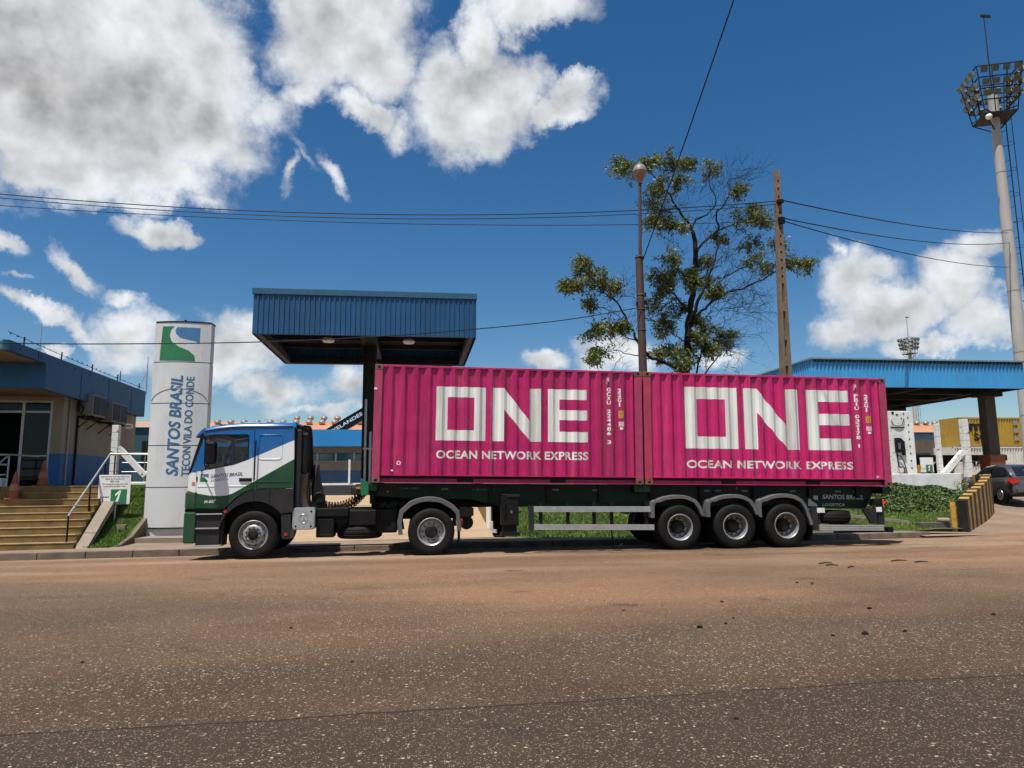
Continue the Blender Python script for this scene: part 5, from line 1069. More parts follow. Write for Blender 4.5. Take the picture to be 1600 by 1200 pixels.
cl = MB(); cl.box(-2.17,-2.13,28.75,29.25,1.3,ZB+.3); cl.box(-1.70,-1.66,28.75,29.25,1.3,ZB+.3); cl.box(-2.13,-1.70,28.97,29.03,1.3,ZB+.3); cl.build('column', M_STEELDK, CN)
MB().box(-2.35,-1.5,28.6,29.4,1.28,1.55).build('column_base', M_CONC, CN, bevel=.02)
for x, zt in ((-2.02,4.9),(-1.83,3.6)):
    MB().tube([(x,28.72,1.5),(x,28.72,zt)], .055, 10).build('conduit', M_STEEL, CN, smooth=60); MB().box(x-.09,x+.09,28.68,28.75,2.9,2.96).build('clip', M_STEEL, CN)
# low office behind
OF = thing('gatehouse_office', 'low office with bright blue fascia seen behind the cab', 'building', (-4.5,43,1.5))
XA, XB = -14.0, 6.0
MB().box(XA,XB,42.3,48,1.5,2.36).build('wall', mat('navy_wall_band', (.03,.085,.19), .7, dirt=(.02,.05,.1), damt=.3), OF); MB().box(XA,XB,42.3,48,2.36,2.90).build('wall', mat('taupe_wall_band', (.18,.155,.13), .8), OF); MB().box(XA,XB,42.3,48,3.36,3.72).build('wall', MATS['taupe_wall_band'], OF)
MB().box(XA,XB,42.6,48,2.9,3.36).build('room', M_INT, OF)
M_TEAL = mat('teal_window_glass', (.02,.10,.13), .08, var=.3, vscale=.4)
k = XA
while k < XB:
    w_ = MB().box(k+.05,k+1.0,42.36,42.40,2.93,3.33).build('window', M_TEAL, OF); MB().box(k-.04,k+.05,42.28,42.42,2.90,3.36).build('mullion', M_FRAME, w_); k += 1.04
MB().box(XA,XB,42.22,42.5,2.87,2.90).build('sill', M_FRAME, OF)
MB().box(XA-.8,XB+.8,41.6,48.5,3.71,4.67).build('fascia', mat('bright_blue_fascia', (.015,.20,.50), .5, var=.08, vscale=.5), OF)
pl_ = MB().box(-14,6,38.1,38.4,1.3,1.62).build('low_wall', M_WHITE); tag(pl_, 'low white wall in front of the blue office behind the cab', 'wall')
for i, x in enumerate((-5.36,-3.46)):
    wp = MB().box(x-.05,x+.05,37.95,38.05,1.3,2.82).build('white_post', M_WHITE); tag(wp, ('white post nearer the cab in front of the blue office', 'white post nearer the canopy column in front of the blue office')[i], 'post', 'white posts before the office')
kb = MB().box(-6.2,-2.6,36.2,36.4,1.35,1.53).build('kerb_block', M_CONC, bevel=.02); tag(kb, 'low concrete kerb at the top of the driveway', 'kerb')
# hall with roof ventilators
HA = thing('warehouse', 'long warehouse with terracotta roof and rows of ventilators', 'warehouse', (20,85,1.5))
M_TERRA = mat('terracotta_roof', (.42,.19,.105), .8, var=.12, vscale=.25, dirt=(.26,.13,.08), damt=.5, dscale=.4)
hl = MB(); hl.add([(-40,79,7.35),(95,79,7.25),(95,84,8.62),(-40,84,8.75)], [(0,1,2,3)]); hl.add([(-40,84,8.75),(95,84,8.62),(95,110,7),(-40,110,7)], [(0,1,2,3)]); hl.build('roof', M_TERRA, HA)
MB().box(-40,95,80,110,1.5,6.5).build('wall', M_WALLTAN, HA); MB().box(-40,95,79.8,80,6.5,7.2).build('fascia', mat('grey_blue_fascia', (.06,.17,.34), .6), HA)
for k in range(10): MB().box(52+k*4,54.5+k*4,79.9,80,1.5,4.8).build('opening', M_INT, HA)
vt = None; M_TURB = mat('turbine_steel', (.42,.40,.36), .35, .6, dirt=(.2,.14,.1), damt=.5, dscale=4)
def turbine():
    t = MB(); t.lathe([(.16,-.3),(.16,.0),(.33,.10),(.40,.28),(.33,.46),(.15,.56),(.0,.58)], axis='z', n=12); return t
for row, (y, z, xs) in enumerate(((82.6,8.35,frange(-22,-2.2,14)),(84.2,8.95,frange(-13.7,0,9)),(83.5,8.55,frange(57.5,67.5,8)))):
    for i, x in enumerate(xs):
        if vt is None:
            vt = turbine().build('ventilator', M_TURB, HA, local=True, smooth=35); vt.location = (x-20, y-85, z-1.5); vt0 = vt
        else:
            c = vt0.copy(); COL.objects.link(c); c.location = (x-20, y-85, z-1.5)
# crane boom with lettering
CB = thing('crane_boom', 'black telescopic crane boom rising behind the blue office', 'crane', (-4,50,1.5))
P0, P1 = Vector((-6.6,50,4.6)), Vector((1.5,50,9.6)); dB = (P1-P0).normalized(); nB = Vector((-dB.z,0,dB.x))
bm_ = MB(); bm_.bar(P0, P1, .5, .75); bm_.build('boom', M_BLACK, CB); MB().bar(P0+dB*6-nB*.1, P1+dB*2.0, .36, .55).build('boom_section', M_DKGREY, CB)
MB().box(-7.4,-6.0,49.3,50.7,1.5,4.9).build('turret', M_BLACK, CB); MB().box(-9.5,-5,49,51,1.5,2.4).build('carrier', M_BLACK, CB)
lettering('lettering', 'CYELANDES | LIFT', lambda a, b: tuple(P0+dB*(.75+3.9*a)+nB*(-.14+.30*b)+Vector((0,-.26,0))), M_WHITELET, CB, .012)
# striped low wall on the right of the driveway, white rounded end
GW = thing('kerb_wall', 'low striped wall with rounded white end beside the driveway', 'wall', (2.2,21,.3))
yk = 21.15; i = 0
while yk < 27:
    z = drive_z(0, yk); MB().box(2.07,2.33,yk,yk+.24,z-.2,z+.68).build('block', M_YELLOW if i % 2 else M_BLKPAINT, GW, bevel=.006); yk += .243; i += 1
MB().prism([(2.04,20.9),(2.10,20.84),(2.30,20.84),(2.36,20.9),(2.36,21.14),(2.04,21.14)], 'z', .1, .98).build('end_pier', M_WHITE, GW, bevel=.03)
for k, (x, y) in enumerate(((2.95,21.6),(4.25,22.0))):
    w_ = MB().box(x-.055,x+.055,y,y+.11,bank_r(x, y)-.1,bank_r(x, y)+.95).build('white_post', M_WHITE, bevel=.01); tag(w_, ('white post on the grass beside the landing leg', 'white post on the grass behind the side guard')[k], 'post', 'white posts on the bank')
# lamp post
LP = thing('street_lamp', 'tall rusty lamp post with round lantern behind the containers', 'street lamp', (6.75,20.5,0))
M_RUSTP = mat('rusty_brown_paint', (.055,.034,.025), .75, var=.25, vscale=5, dirt=(.05,.035,.03), damt=.6, dscale=3)
MB().lathe([(.13,.0),(.127,4.5),(.115,8.2),(.0,8.2)], (6.76,20.5,.25), axis='z', n=14).build('lower_pole', M_RUSTP, LP, smooth=40)
MB().tube([(6.79,20.5,8.35),(6.87,20.5,10.85)], .050, 10).build('upper_pole', M_RUSTP, LP, smooth=60)
for z in (8.40,7.2,6.75,6.1): MB().lathe([(.125,-.03),(.14,0),(.125,.03)], (6.77,20.5,z), axis='z', n=14).build('collar', M_RUSTP, LP); 
for z, s in ((7.2,1),(6.9,-1),(6.95,1)): MB().box(6.77+s*.13-.03,6.77+s*.13+.03,20.44,20.5,z-.05,z+.08).build('clamp', M_CHASSIS, LP)
MB().lathe([(.06,-.25),(.10,-.12),(.19,.0),(.215,.14),(.0,.145)], (6.88,20.5,11.05), axis='z', n=20).build('lantern_bowl', mat('lantern_bowl', (.24,.17,.11), .4), LP, smooth=40)
MB().lathe([(.222,.14),(.215,.22),(.17,.32),(.09,.385),(.0,.40)], (6.88,20.5,11.05), axis='z', n=20).build('lantern_cap', mat('lantern_cap', (.20,.18,.155), .5), LP, smooth=40)
# concrete utility pole
UP = thing('utility_pole', 'tapering concrete utility pole right of the tree', 'utility pole', (12.4,22.5,0))
M_POLE = mat('weathered_pole_concrete', (.17,.13,.092), .9, var=.2, vscale=2, dirt=(.075,.055,.04), damt=.6, dscale=3, bump=.3)
up_ = MB()
for xa, xb in ((-1,-.30),(.30,1)):
    up_.add([(12.37+xa*.235,22.38,.3),(12.37+xb*.235,22.38,.3),(12.37+xb*.235,22.62,.3),(12.37+xa*.235,22.62,.3),(12.58+xa*.085,22.42,12.45),(12.58+xb*.085,22.42,12.45),(12.58+xb*.085,22.58,12.45),(12.58+xa*.085,22.58,12.45)], [(0,3,2,1),(4,5,6,7),(0,1,5,4),(1,2,6,5),(2,3,7,6),(3,0,4,7)])
up_.build('flange', M_POLE, UP)
up_ = MB(); up_.add([(12.37-.09,22.47,.3),(12.37+.09,22.47,.3),(12.37+.09,22.53,.3),(12.37-.09,22.53,.3),(12.58-.035,22.48,12.42),(12.58+.035,22.48,12.42),(12.58+.035,22.52,12.42),(12.58-.035,22.52,12.42)], [(0,3,2,1),(4,5,6,7),(0,1,5,4),(1,2,6,5),(2,3,7,6),(3,0,4,7)]); up_.build('web', M_POLE, UP)
for k in range(14):
    z = 8.3+k*.29; c = 12.37+(z-.3)/12.15*.21; MB().box(c-.07,c+.07,22.415,22.46,z,z+.20).build('web_plate', M_POLE, UP)
for z in (5.4,6.3,7.3): c = 12.37+(z-.3)/12.15*.21; MB().box(c-.09,c+.09,22.405,22.46,z,z+.35).build('web_plate', M_POLE, UP)
for z in (11.25,10.6,10.5): MB().box(12.47,12.68,22.3,22.40,z-.06,z+.06).build('insulator', M_CHASSIS, UP)
# cables
def cable(lab, pts, r_=.02): tag(MB().tube(pts, r_, 5).build('cable', M_WIRE, smooth=80), lab, 'cable')
pt = (12.55,22.3)
def quad3(p, q, r_, xs, y):
    def z(x): return p[1]*(x-q[0])*(x-r_[0])/((p[0]-q[0])*(p[0]-r_[0]))+q[1]*(x-p[0])*(x-r_[0])/((q[0]-p[0])*(q[0]-r_[0]))+r_[1]*(x-p[0])*(x-q[0])/((r_[0]-p[0])*(r_[0]-q[0]))
    return [(x, y, z(x)) for x in xs]
XS = frange(-40, 12.55, 50)
cable('upper overhead cable from the left edge to the utility pole', quad3((-12.65,10.345),(-1.13,10.19),(12.55,11.28), XS, 22.4), .016)
cable('second overhead cable just under the upper one', quad3((-12.65,10.26),(-1.13,10.09),(12.55,11.2), XS, 22.5), .013)
cable('lowest overhead cable from the left to the utility pole', quad3((-12.63,10.0),(-1.13,9.91),(12.55,10.56), XS, 22.45), .012)
cable('upper cable from the utility pole to the light tower', sag((pt[0],22.3,11.28),(42.6,44.5,19.3),.35,30), .024)
cable('middle cable from the utility pole to the light tower', sag((pt[0],22.3,10.62),(42.6,44.5,18.55),.45,30), .022)
cable('lowest cable from the utility pole to the light tower', sag((pt[0],22.3,10.52),(42.3,44.5,16.7),.4,30), .02)
cable('cable from the lamp post over the canopy to the pylon side', smooth_pts([(6.7,20.35,6.78),(4.2,19.8,6.2),(1.6,19.2,5.75),(-.85,18.7,5.40),(-3.5,18.3,5.13),(-6.38,18,4.96),(-9.8,18,4.92),(-16,17.8,5.0)], 6), .014)
cable('steep cable from the lamp post collar up out of view', sag((6.85,20.4,8.30),(7.3,10.0,15.4),.12,24), .017)
# ------------------------------------------------------------------ tree
def px3(zx, zy, y):
    """from a point of the crown as sketched (sheet coordinates) to the plane at depth y"""
    u = 860+zx/3.244; v = 230+zy/3.244
    d = fw + rt2*((u-800)/1110) - up2*((v-600)/1110); return EYE + d*(y/d.y)
TR = thing('tree', 'sparse half bare tree rising behind the two containers', 'tree', (10,25,1.3))
M_BARK = mat('dark_bark', (.022,.018,.015), .9, var=.35, vscale=6, bump=.5, bscale=20)
M_LEAF = mat('leaf_green', (.125,.155,.02), .5, var=.5, vscale=1.1, dirt=(.24,.21,.03), damt=.55, dscale=1.7)
M_LEAF2 = mat('leaf_grey_green', (.115,.13,.05), .5, var=.4, vscale=1.3)
for q in (M_LEAF, M_LEAF2):
    t_ = q.node_tree; b_ = t_.nodes['Principled BSDF']; tl = t_.nodes.new('ShaderNodeBsdfTranslucent'); t_.links.new(b_.inputs['Base Color'].links[0].from_socket, tl.inputs[0])
    ms_ = t_.nodes.new('ShaderNodeMixShader'); ms_.inputs[0].default_value = .3; t_.links.new(b_.outputs[0], ms_.inputs[1]); t_.links.new(tl.outputs[0], ms_.inputs[2]); t_.links.new(ms_.outputs[0], t_.nodes['Material Output'].inputs[0])
rt_ = random.Random(11); YT = 25.0
LIMBS = [  # (points on the sketch with depth offsets, start radius, end radius)
 ([(690,1420,0),(690,1150,0),(700,900,0),(715,780,.1),(735,600,.2),(732,480,.1),(715,410,0)], .155, .07),
 ([(715,410,0),(650,320,-.3),(600,240,-.6),(560,190,-.8),(500,120,-1)], .07, .02),([(640,310,-.3),(560,330,-.9),(520,370,-1.2)], .035, .012),([(610,250,-.6),(640,180,-.3),(600,80,0)], .03, .01),
 ([(715,410,0),(740,370,.3),(805,330,.6),(840,270,.9),(800,170,1),(820,110,1.1)], .055, .012),([(735,540,.2),(790,470,.6),(850,420,.9),(838,335,1.1),(880,290,1.2),(910,220,1.3),(900,170,1.3),(960,150,1.4),(1060,100,1.5)], .07, .010),
 ([(850,420,.9),(960,380,1.2),(1060,360,1.4),(1110,370,1.5)], .04, .012),([(905,240,1.3),(960,215,1.5)], .025, .01),
 ([(700,930,0),(740,800,-.5),(790,690,-.7),(830,570,-.7),(860,470,-.6)], .11, .03),([(790,690,-.7),(800,600,-.6),(790,580,-.6)], .04, .015),
 ([(720,880,.1),(800,800,.5),(880,745,.8),(1000,705,1),(1130,640,1.1),(1200,590,1.1),(1320,600,1.2)], .075, .012),([(880,660,.9),(960,620,1),(1040,580,1.1),(1020,500,1.2)], .04, .012),([(800,740,.4),(880,655,.9)], .05, .03),([(1130,640,1.1),(1150,520,1.2)], .03, .01),
 ([(690,1150,0),(600,1100,-.4),(500,1060,-.8),(440,980,-1),(400,900,-1.1),(340,790,-1.2),(270,740,-1.3),(200,650,-1.4)], .10, .018),([(440,980,-1),(380,960,-1),(300,915,-1),(210,930,-1)], .035, .01),([(340,790,-1.2),(360,740,-1.2),(380,700,-1.1)], .02,.008),([(500,1060,-.8),(400,1050,-.9),(330,1030,-1),(240,1050,-1.1)], .03, .01),([(270,740,-1.3),(170,700,-1.3),(90,700,-1.4)], .025, .008),([(400,900,-1.1),(300,830,-1.2),(210,800,-1.2)], .022,.008),
 ([(705,840,0),(640,760,-.6),(580,720,-.9),(540,650,-1)], .055, .014),([(640,760,-.6),(560,820,-.9),(520,850,-1)], .035, .012),([(725,700,.1),(640,620,-.4),(600,570,-.5)], .04, .012),([(700,1000,0),(640,960,-.4),(580,920,-.6)], .035, .012),
 ([(740,1150,.2),(770,1000,.4),(765,900,.4),(800,850,.4)], .05, .014),([(780,1150,.4),(850,1060,.6),(900,980,.8),(950,930,.9)], .04, .01),([(700,1120,0),(660,1050,-.4),(640,1030,-.5)], .04, .015)]
branches = []; node_pts = []
for pts, r0, r1 in LIMBS:
    P_ = [px3(a, b, YT+c) for a, b, c in pts]; S_ = smooth_pts([tuple(p) for p in P_], 5); n = len(S_)
    S_ = [Vector(p)+Vector((rt_.gauss(0,.02), rt_.gauss(0,.02), rt_.gauss(0,.02)))*(0 if i in (0, n-1) else 1) for i, p in enumerate(S_)]
    k_ = 1.0 if not branches else .74
    branches.append((S_, [(r0+(r1-r0)*i/(n-1))*k_ for i in range(n)])); node_pts += S_[3:]
trunk = MB().tube(branches[0][0], branches[0][1], 12); trunk.build('trunk', M_BARK, TR, smooth=60)
lim = MB()
for S_, rs in branches[1:]: lim.tube(S_, rs, 7)
CL = [(380,110,70),(330,90,45),(460,100,50),(500,80,50),(590,60,50),(660,100,60),(700,80,38),(540,190,50),(650,190,50),(520,260,60),(560,330,70),(600,390,60),(650,400,50),(510,380,45),(820,110,50),(960,220,42),(970,370,60),(1060,360,55),(1100,380,40),(1020,310,42),(1010,500,55),(860,460,40),(1040,580,60),(1120,620,50),(1150,500,52),(1200,590,42),(1300,600,45),(1250,590,35),
 (170,610,60),(220,660,72),(120,700,55),(270,680,55),(200,800,50),(310,720,45),(75,700,32),(160,580,35),(210,930,55),(280,910,60),(340,920,45),(250,1040,55),(220,1070,40),(370,910,30),
 (600,570,50),(540,650,60),(560,720,62),(600,690,50),(520,800,60),(560,860,55),(640,820,45),(790,590,45),(720,690,45),(800,680,50),(600,640,50),(860,720,40),(580,920,50),(700,640,30),(830,740,40),
 (640,1040,60),(700,1060,60),(540,1050,45),(800,920,60),(860,980,62),(900,970,50),(820,1040,50),(780,1000,50),(660,1110,50),(590,1030,40),(740,880,40),(760,960,40)]
leaf = MB()
def add_leaf(c, ln, mi):
    d = Vector((rt_.gauss(0,.7), rt_.gauss(0,.7), rt_.gauss(-.35,.6))).normalized()*ln; w = d.cross(Vector((rt_.gauss(0,1), rt_.gauss(0,1), rt_.gauss(0,1)))).normalized()*ln*.16
    k = len(leaf.v); leaf.v += [tuple(c), tuple(c+d*.45+w), tuple(c+d), tuple(c+d*.45-w)]; leaf.f.append((k,k+1,k+2,k+3)); leaf.m.append(mi)
for (zx, zy, zr) in CL:
    y = YT+max(-1.6, min(1.6, (zx-690)/400*1.1))+rt_.uniform(-.7,.7); c = px3(zx, zy, y); r_ = zr/3.244*y/1110*1.42
    near = sorted(node_pts, key=lambda p: (p-c).length+(1.5 if p.z > c.z+.2 else 0))[:3]
    st0 = near[0]; mid = st0.lerp(c, .5)+Vector((rt_.gauss(0,.08), rt_.gauss(0,.08), .08)); br_ = [Vector(q) for q in smooth_pts([tuple(st0), tuple(mid), tuple(c)], 4)]
    lim.tube(br_, [.016-.010*i/(len(br_)-1) for i in range(len(br_))], 5)
    for k in range(17):
        d = Vector((rt_.gauss(0,1), rt_.gauss(0,1)*1.1, rt_.gauss(0,.8))).normalized()*r_*rt_.uniform(.55,1.12); s = br_[rt_.randrange(3, len(br_))]; tip = c+d
        tw = [s, s.lerp(tip, .5)+Vector((rt_.gauss(0,.04),rt_.gauss(0,.04),.05)), tip]; lim.tube(tw, [.006,.004,.003], 4, cap=False)
        for j in range(30):
            f = rt_.uniform(.35, 1.05); p = s.lerp(tip, f)+Vector((rt_.gauss(0,.055), rt_.gauss(0,.055), rt_.gauss(-.01,.055))); add_leaf(p, rt_.uniform(.09,.18), 0 if rt_.random() < .62 else 1)
# bare twigs
def twig(p, d, ln, r_, depth):
    pts = [p]; q = p
    for i in range(4):
        d = (d+Vector((rt_.gauss(0,.22), rt_.gauss(0,.22), rt_.gauss(0,.2)))).normalized(); q = q+d*ln/4; pts.append(q)
    lim.tube(pts, [r_*(1-.17*i) for i in range(5)], 4, cap=False)
    if depth:
        for k in range(3): twig(pts[rt_.randrange(1,5)], (d+Vector((rt_.gauss(0,.6), rt_.gauss(0,.6), rt_.gauss(.1,.5)))).normalized(), ln*.62, r_*.6, depth-1)
for (zx, zy, dx, dz, cnt, ln) in ((900,850,1,.2,9,1.3),(880,760,1,.1,8,1.2),(850,980,1,.0,8,1.1),(930,940,1,-.1,6,1.0),(1000,705,.9,-.4,6,.9),(900,200,.6,.6,7,.9),(960,150,1,.2,6,.8),(740,250,.3,.9,5,.8),(640,520,-.3,.8,5,.8),(640,600,-.4,.7,5,.7),(850,600,.4,.8,6,.9),(920,580,.5,.7,5,.9),(380,740,.2,.9,4,.7),(400,900,.3,.9,4,.8),(600,960,-.2,.9,4,.6),(350,1040,-.4,-.3,4,.5),(880,1080,.7,.2,6,.8),(800,430,.4,.7,5,.7),(940,480,.6,.6,5,.8),(760,520,.5,.7,4,.7),(820,850,.6,.5,9,1.1),(780,700,.5,.7,8,.9),(700,720,-.2,.9,6,.8),(960,820,.8,.3,8,1.0),(680,300,.1,.9,6,.8),(860,330,.5,.7,6,.8)):
    for k in range(cnt):
        y = YT+rt_.uniform(-.6, 1.2); twig(px3(zx+rt_.uniform(-40,40), zy+rt_.uniform(-40,40), y), Vector((dx+rt_.gauss(0,.35), rt_.gauss(0,.5), dz+rt_.gauss(0,.35))).normalized(), ln*rt_.uniform(.7,1.2), .010, 2)
for S_, rs in branches[2:]:
    for k in range(9):
        i = rt_.randrange(len(S_)//3, len(S_)); twig(S_[i], Vector((rt_.gauss(0,1), rt_.gauss(0,1), rt_.gauss(.5,.7))).normalized(), rt_.uniform(.4,.8), .008, 1)
lb = lim.build('limbs', M_BARK, TR, smooth=80); lb['kind'] = 'stuff'
cr = leaf.build('crown', [M_LEAF, M_LEAF2], TR); cr['kind'] = 'stuff'
# ------------------------------------------------------------------ right: light blue canopy
RC = thing('entrance_canopy', 'light blue ribbed canopy over the entrance on the right', 'canopy', (24,36,1.5))
a0, a1, b0, b1 = 18.5, 29.68, 31.0, 41.0; zb, zt = 5.92, 7.22
ribbed('front_cladding', M_BLUE_LT, (a0,b0),(a1,b0), zb,zt,zb,zt, .20,.035, RC, (0,-1)); ribbed('side_cladding', M_BLUE_LT, (a0,b1),(a0,b0), zb,zt,zb,zt, .20,.035, RC, (-1,0)); ribbed('side_cladding', M_BLUE_LT, (a1,b0),(a1,b1), zb,zt,zb,zt, .20,.035, RC, (1,0)); ribbed('back_cladding', M_BLUE_LT, (a1,b1),(a0,b1), zb,zt,zb,zt, .20,.035, RC, (0,1))
M_FLASH = mat('grey_green_flashing', (.13,.22,.25), .5)
MB().box(a0-.1,a1+.1,b0-.12,b0+.1,zt+.0,zt+.07).build('flashing', M_FLASH, RC); MB().box(a0-.12,a0+.1,b0+.1,b1+.1,zt,zt+.07).build('flashing', M_FLASH, RC); MB().box(a1-.1,a1+.12,b0+.1,b1+.1,zt,zt+.07).build('flashing', M_FLASH, RC)
tn = MB()
for k in range(int((a1-a0)/.2)): tn.box(a0+.11+k*.2,a0+.19+k*.2,b0-.11,b0-.04,zt-.12,zt)
tn.build('flashing_teeth', M_BLKPAINT, RC, kind='stuff')
MB().box(a0+.1,a1-.1,b0+.1,b1-.1,zt-.06,zt).build('roof', M_ROOFDK, RC); MB().box(a0+.05,a1-.05,b0+.05,b1-.05,zb+.30,zb+.33).build('ceiling', M_ROOFDK, RC)
for y in (b0+.06,33.5,36,38.5,b1-.25): MB().box(a0+.1,a1-.1,y,y+.16,zb+.02,zb+.29).build('beam', M_STEELDK, RC)
for x in (a0+.1,24.2,28.4,a1-.25): MB().box(x,x+.15,b0+.22,b1-.25,zb-.02,zb+.2).build('beam', M_STEELDK, RC)
MB().box(24.5,26.0,36.9,37.2,zb-.04,zb+.0).build('light_fitting', M_LAMP, RC)
M_COLB = mat('brown_column', (.07,.055,.04), .8, var=.2, vscale=2, dirt=(.06,.05,.04), damt=.5); M_ORNG = mat('orange_guard', (.26,.07,.02), .6, dirt=(.2,.06,.03), damt=.5)
for (x, y) in ((28.7,32.4),(29.0,40.0),(19.4,32.4),(19.4,40)):
    c = MB().box(x-.30,x+.30,y-.24,y+.24,1.2,zb-.02).build('column', M_COLB, RC, bevel=.03); MB().box(x-.42,x+.42,y-.36,y+.36,1.2,2.75).build('column_guard', M_ORNG, c, bevel=.02); MB().box(x-.5,x+.6,y-.4,y+.4,zb-.25,zb-.02).build('capital', M_STEELDK, c)
# white retaining wall and what stands on it
WW = thing('retaining_wall', 'white painted retaining wall above the grass bank on the right', 'wall', (20,25.6,.6))
MB().box(15.0,21.12,25.45,25.75,.5,1.755).build('wall', M_WHITE, WW, bevel=.02); MB().prism([(21.12,25.45),(21.14,25.75),(23.2,28.2),(23.5,28.0)], 'z', .3, 1.74).build('return_wall', M_WHITE, WW)
GP = thing('gate_wall', 'white gate wall with black sockets and cables behind the wall', 'panel', (19.4,26.5,1.6))
MB().box(18.0,19.9,26.45,26.75,1.5,4.3).build('panel', M_PEEL, GP, bevel=.02); MB().box(19.66,19.98,26.40,26.45,1.5,4.28).build('pilaster', M_WHITE, GP)
MB().prism([(19.12,3.20),(19.36,3.20),(19.52,3.05),(19.52,2.5),(19.44,2.5),(19.40,2.62),(19.12,2.62)], 'y', 26.36, 26.445).build('socket_box', M_BLACK, GP); MB().box(19.20,19.31,26.33,26.36,2.75,3.0).build('socket_plate', M_FENDER, GP)
cbl = MB(); cbl.tube(smooth_pts([(19.16,26.38,2.62),(19.15,26.36,2.3),(19.2,26.36,2.05),(19.4,26.37,2.02),(19.42,26.38,1.78)], 5), .025, 6); cbl.build('cable', M_BLACK, GP, smooth=60); MB().tube(smooth_pts([(19.12,26.38,2.5),(19.3,26.36,2.45),(19.42,26.36,2.2),(19.52,26.37,1.76)], 5), .02, 6).build('cable', M_BLACK, GP, smooth=60)
MB().tube(smooth_pts([(19.05,26.42,3.9),(19.15,26.40,3.72),(19.45,26.40,3.70),(19.55,26.4,3.85),(19.62,26.42,4.0)], 4), .015, 5).build('cable', M_BLACK, GP, smooth=60)
for k in range(8):
    MB().box(19.74,19.79,26.395,26.402,1.95+k*.29,2.03+k*.29).build('bolt_hole', M_BLACK, GP)
for (x, z, w, h_) in ((19.1,4.18,.10,.10),(19.3,4.12,.06,.06),(19.6,4.16,.05,.06),(19.72,4.2,.05,.07),(19.5,3.98,.04,.04)): MB().box(x,x+w,26.435,26.452,z,z+h_).build('spall', M_BLACK, GP)
MB().box(19.0,19.62,26.43,26.446,3.62,3.66).build('groove', M_CHASSIS, GP)
fence_post('slim peeling white post beside the small number board', (20.85,26.2,1.6), 3.77, .17); fence_post('thick peeling white post with a long raking brace', (21.9,26.0,1.6), 3.93, .24, ((21.75,26,2.62),(20.85,26.05,1.72)))
br2_ = MB(); br2_.bar((21.80,26.15,2.5),(21.30,26.3,1.7),.10); tag(br2_.build('timber_brace', M_WALLTAN), 'thin inner brace leaning against the thick white post', 'brace')
level_board('level_sign', 'small white board with green number 1 behind the white wall', 20.32,20.90,1.82,2.42,26.62,(20.6,1.5), False, None)
yb_ = MB(); yb_.add([(20.03,26.5,1.74),(20.20,26.5,1.74),(20.27,26.5,2.10),(20.12,26.5,2.12),(20.03,26.54,1.74),(20.20,26.54,1.74),(20.27,26.54,2.10),(20.12,26.54,2.12)], [(0,1,2,3),(7,6,5,4),(0,4,5,1),(1,5,6,2),(2,6,7,3),(3,7,4,0)]); tag(yb_.build('yellow_marker', M_YELLOW), 'leaning yellow marker plate beside the small number board', 'marker')
# dark lorry and clutter behind the posts
DL = thing('parked_lorry', 'dark lorry in shade behind the white fence posts', 'lorry', (23,33,1.5)); 
DL['label'] = 'dark lorry in the shade under the light blue canopy'
MB().prism([(20.6,1.9),(20.6,3.1),(20.9,4.1),(22.6,4.2),(22.6,1.9)], 'y', 34, 36.3).build('cab', M_BLACK, DL, bevel=.08); MB().box(22.8,31,34,36.3,2.5,2.8).build('deck', M_CHASSIS, DL); MB().box(20.65,22.0,33.97,34.0,3.1,3.8).build('window', M_GLASSDK, DL)
for x in (21.6,26,27.3): MB().lathe([(.2,-.15),(.5,-.15),(.52,.0),(.5,.15),(.2,.15)], (x,34.1,2.0), n=20).build('wheel', M_TYRE, DL)
MB().box(20.9,21.5,33.9,34.0,2.55,2.7).build('lamp', M_WHITE, DL); MB().prism([(23.2,2.8),(23.2,3.8),(24.6,4.0),(25.2,2.8)], 'y', 34.3, 36).build('load', M_CHASSIS, DL)
# stacked containers far right
def far_box(lab, x0, z0, col_, txt):
    c = thing('shipping_container', lab, 'container', (x0, 58, z0), group=None); br = corr_break(.17, 12.0)
    container_wall(br, .15, 2.45, lambda y: y*2).build('side_wall', col_, c, local=True); MB().box(0,12.19,.12,2.44,.0,2.59).build('body', col_, c, local=True)
    for xa in (0,12.02): MB().box(xa,xa+.17,-.01,.1,0,2.59).build('corner_post', col_, c, local=True)
    MB().box(0,12.19,-.005,.1,2.45,2.6).build('top_rail', col_, c, local=True); MB().box(0,12.19,-.005,.1,0,.15).build('bottom_rail', col_, c, local=True)
    for (t_, xa, xb, za, zb_, bo_) in txt: lettering('lettering', t_, lambda a, b: (xa+(xb-xa)*a, -.012, za+(zb_-za)*b), M_BLKPAINT, c, bo_, local=True)
    return c
M_CYEL = mat('yellow_container_paint', (.34,.21,.025), .6, var=.12, vscale=1, dirt=(.22,.11,.03), damt=.5, dscale=1.5); M_CWHT = mat('offwhite_container_paint', (.52,.50,.46), .6, var=.1, dirt=(.25,.22,.19), damt=.5, dscale=1.2)
fy = far_box('yellow shipping container on top of the stack far right', 48.4, 4.5, M_CYEL, [('m', .95, 2.3, 1.35, 2.05, .05), ('SC', 1.35, 2.7, .45, 1.15, .04)])
fwc = far_box('off white shipping container under the yellow one', 47.6, 1.85, M_CWHT, [('MAERSK', 1.45, 4.9, .85, 1.55, .03)])
for q, z in ((5.4,.5),(5.4,1.2),(5.4,1.9)): MB().box(q,q+.5,-.03,-.015,z,z+.4).build('placard', M_WALLTAN, fy, local=True)
gd = MB().box(47.6,61,57.9,60.4,1.5,1.85).build('container_plinth', M_CONC); tag(gd, 'concrete plinth under the off white container', 'plinth')
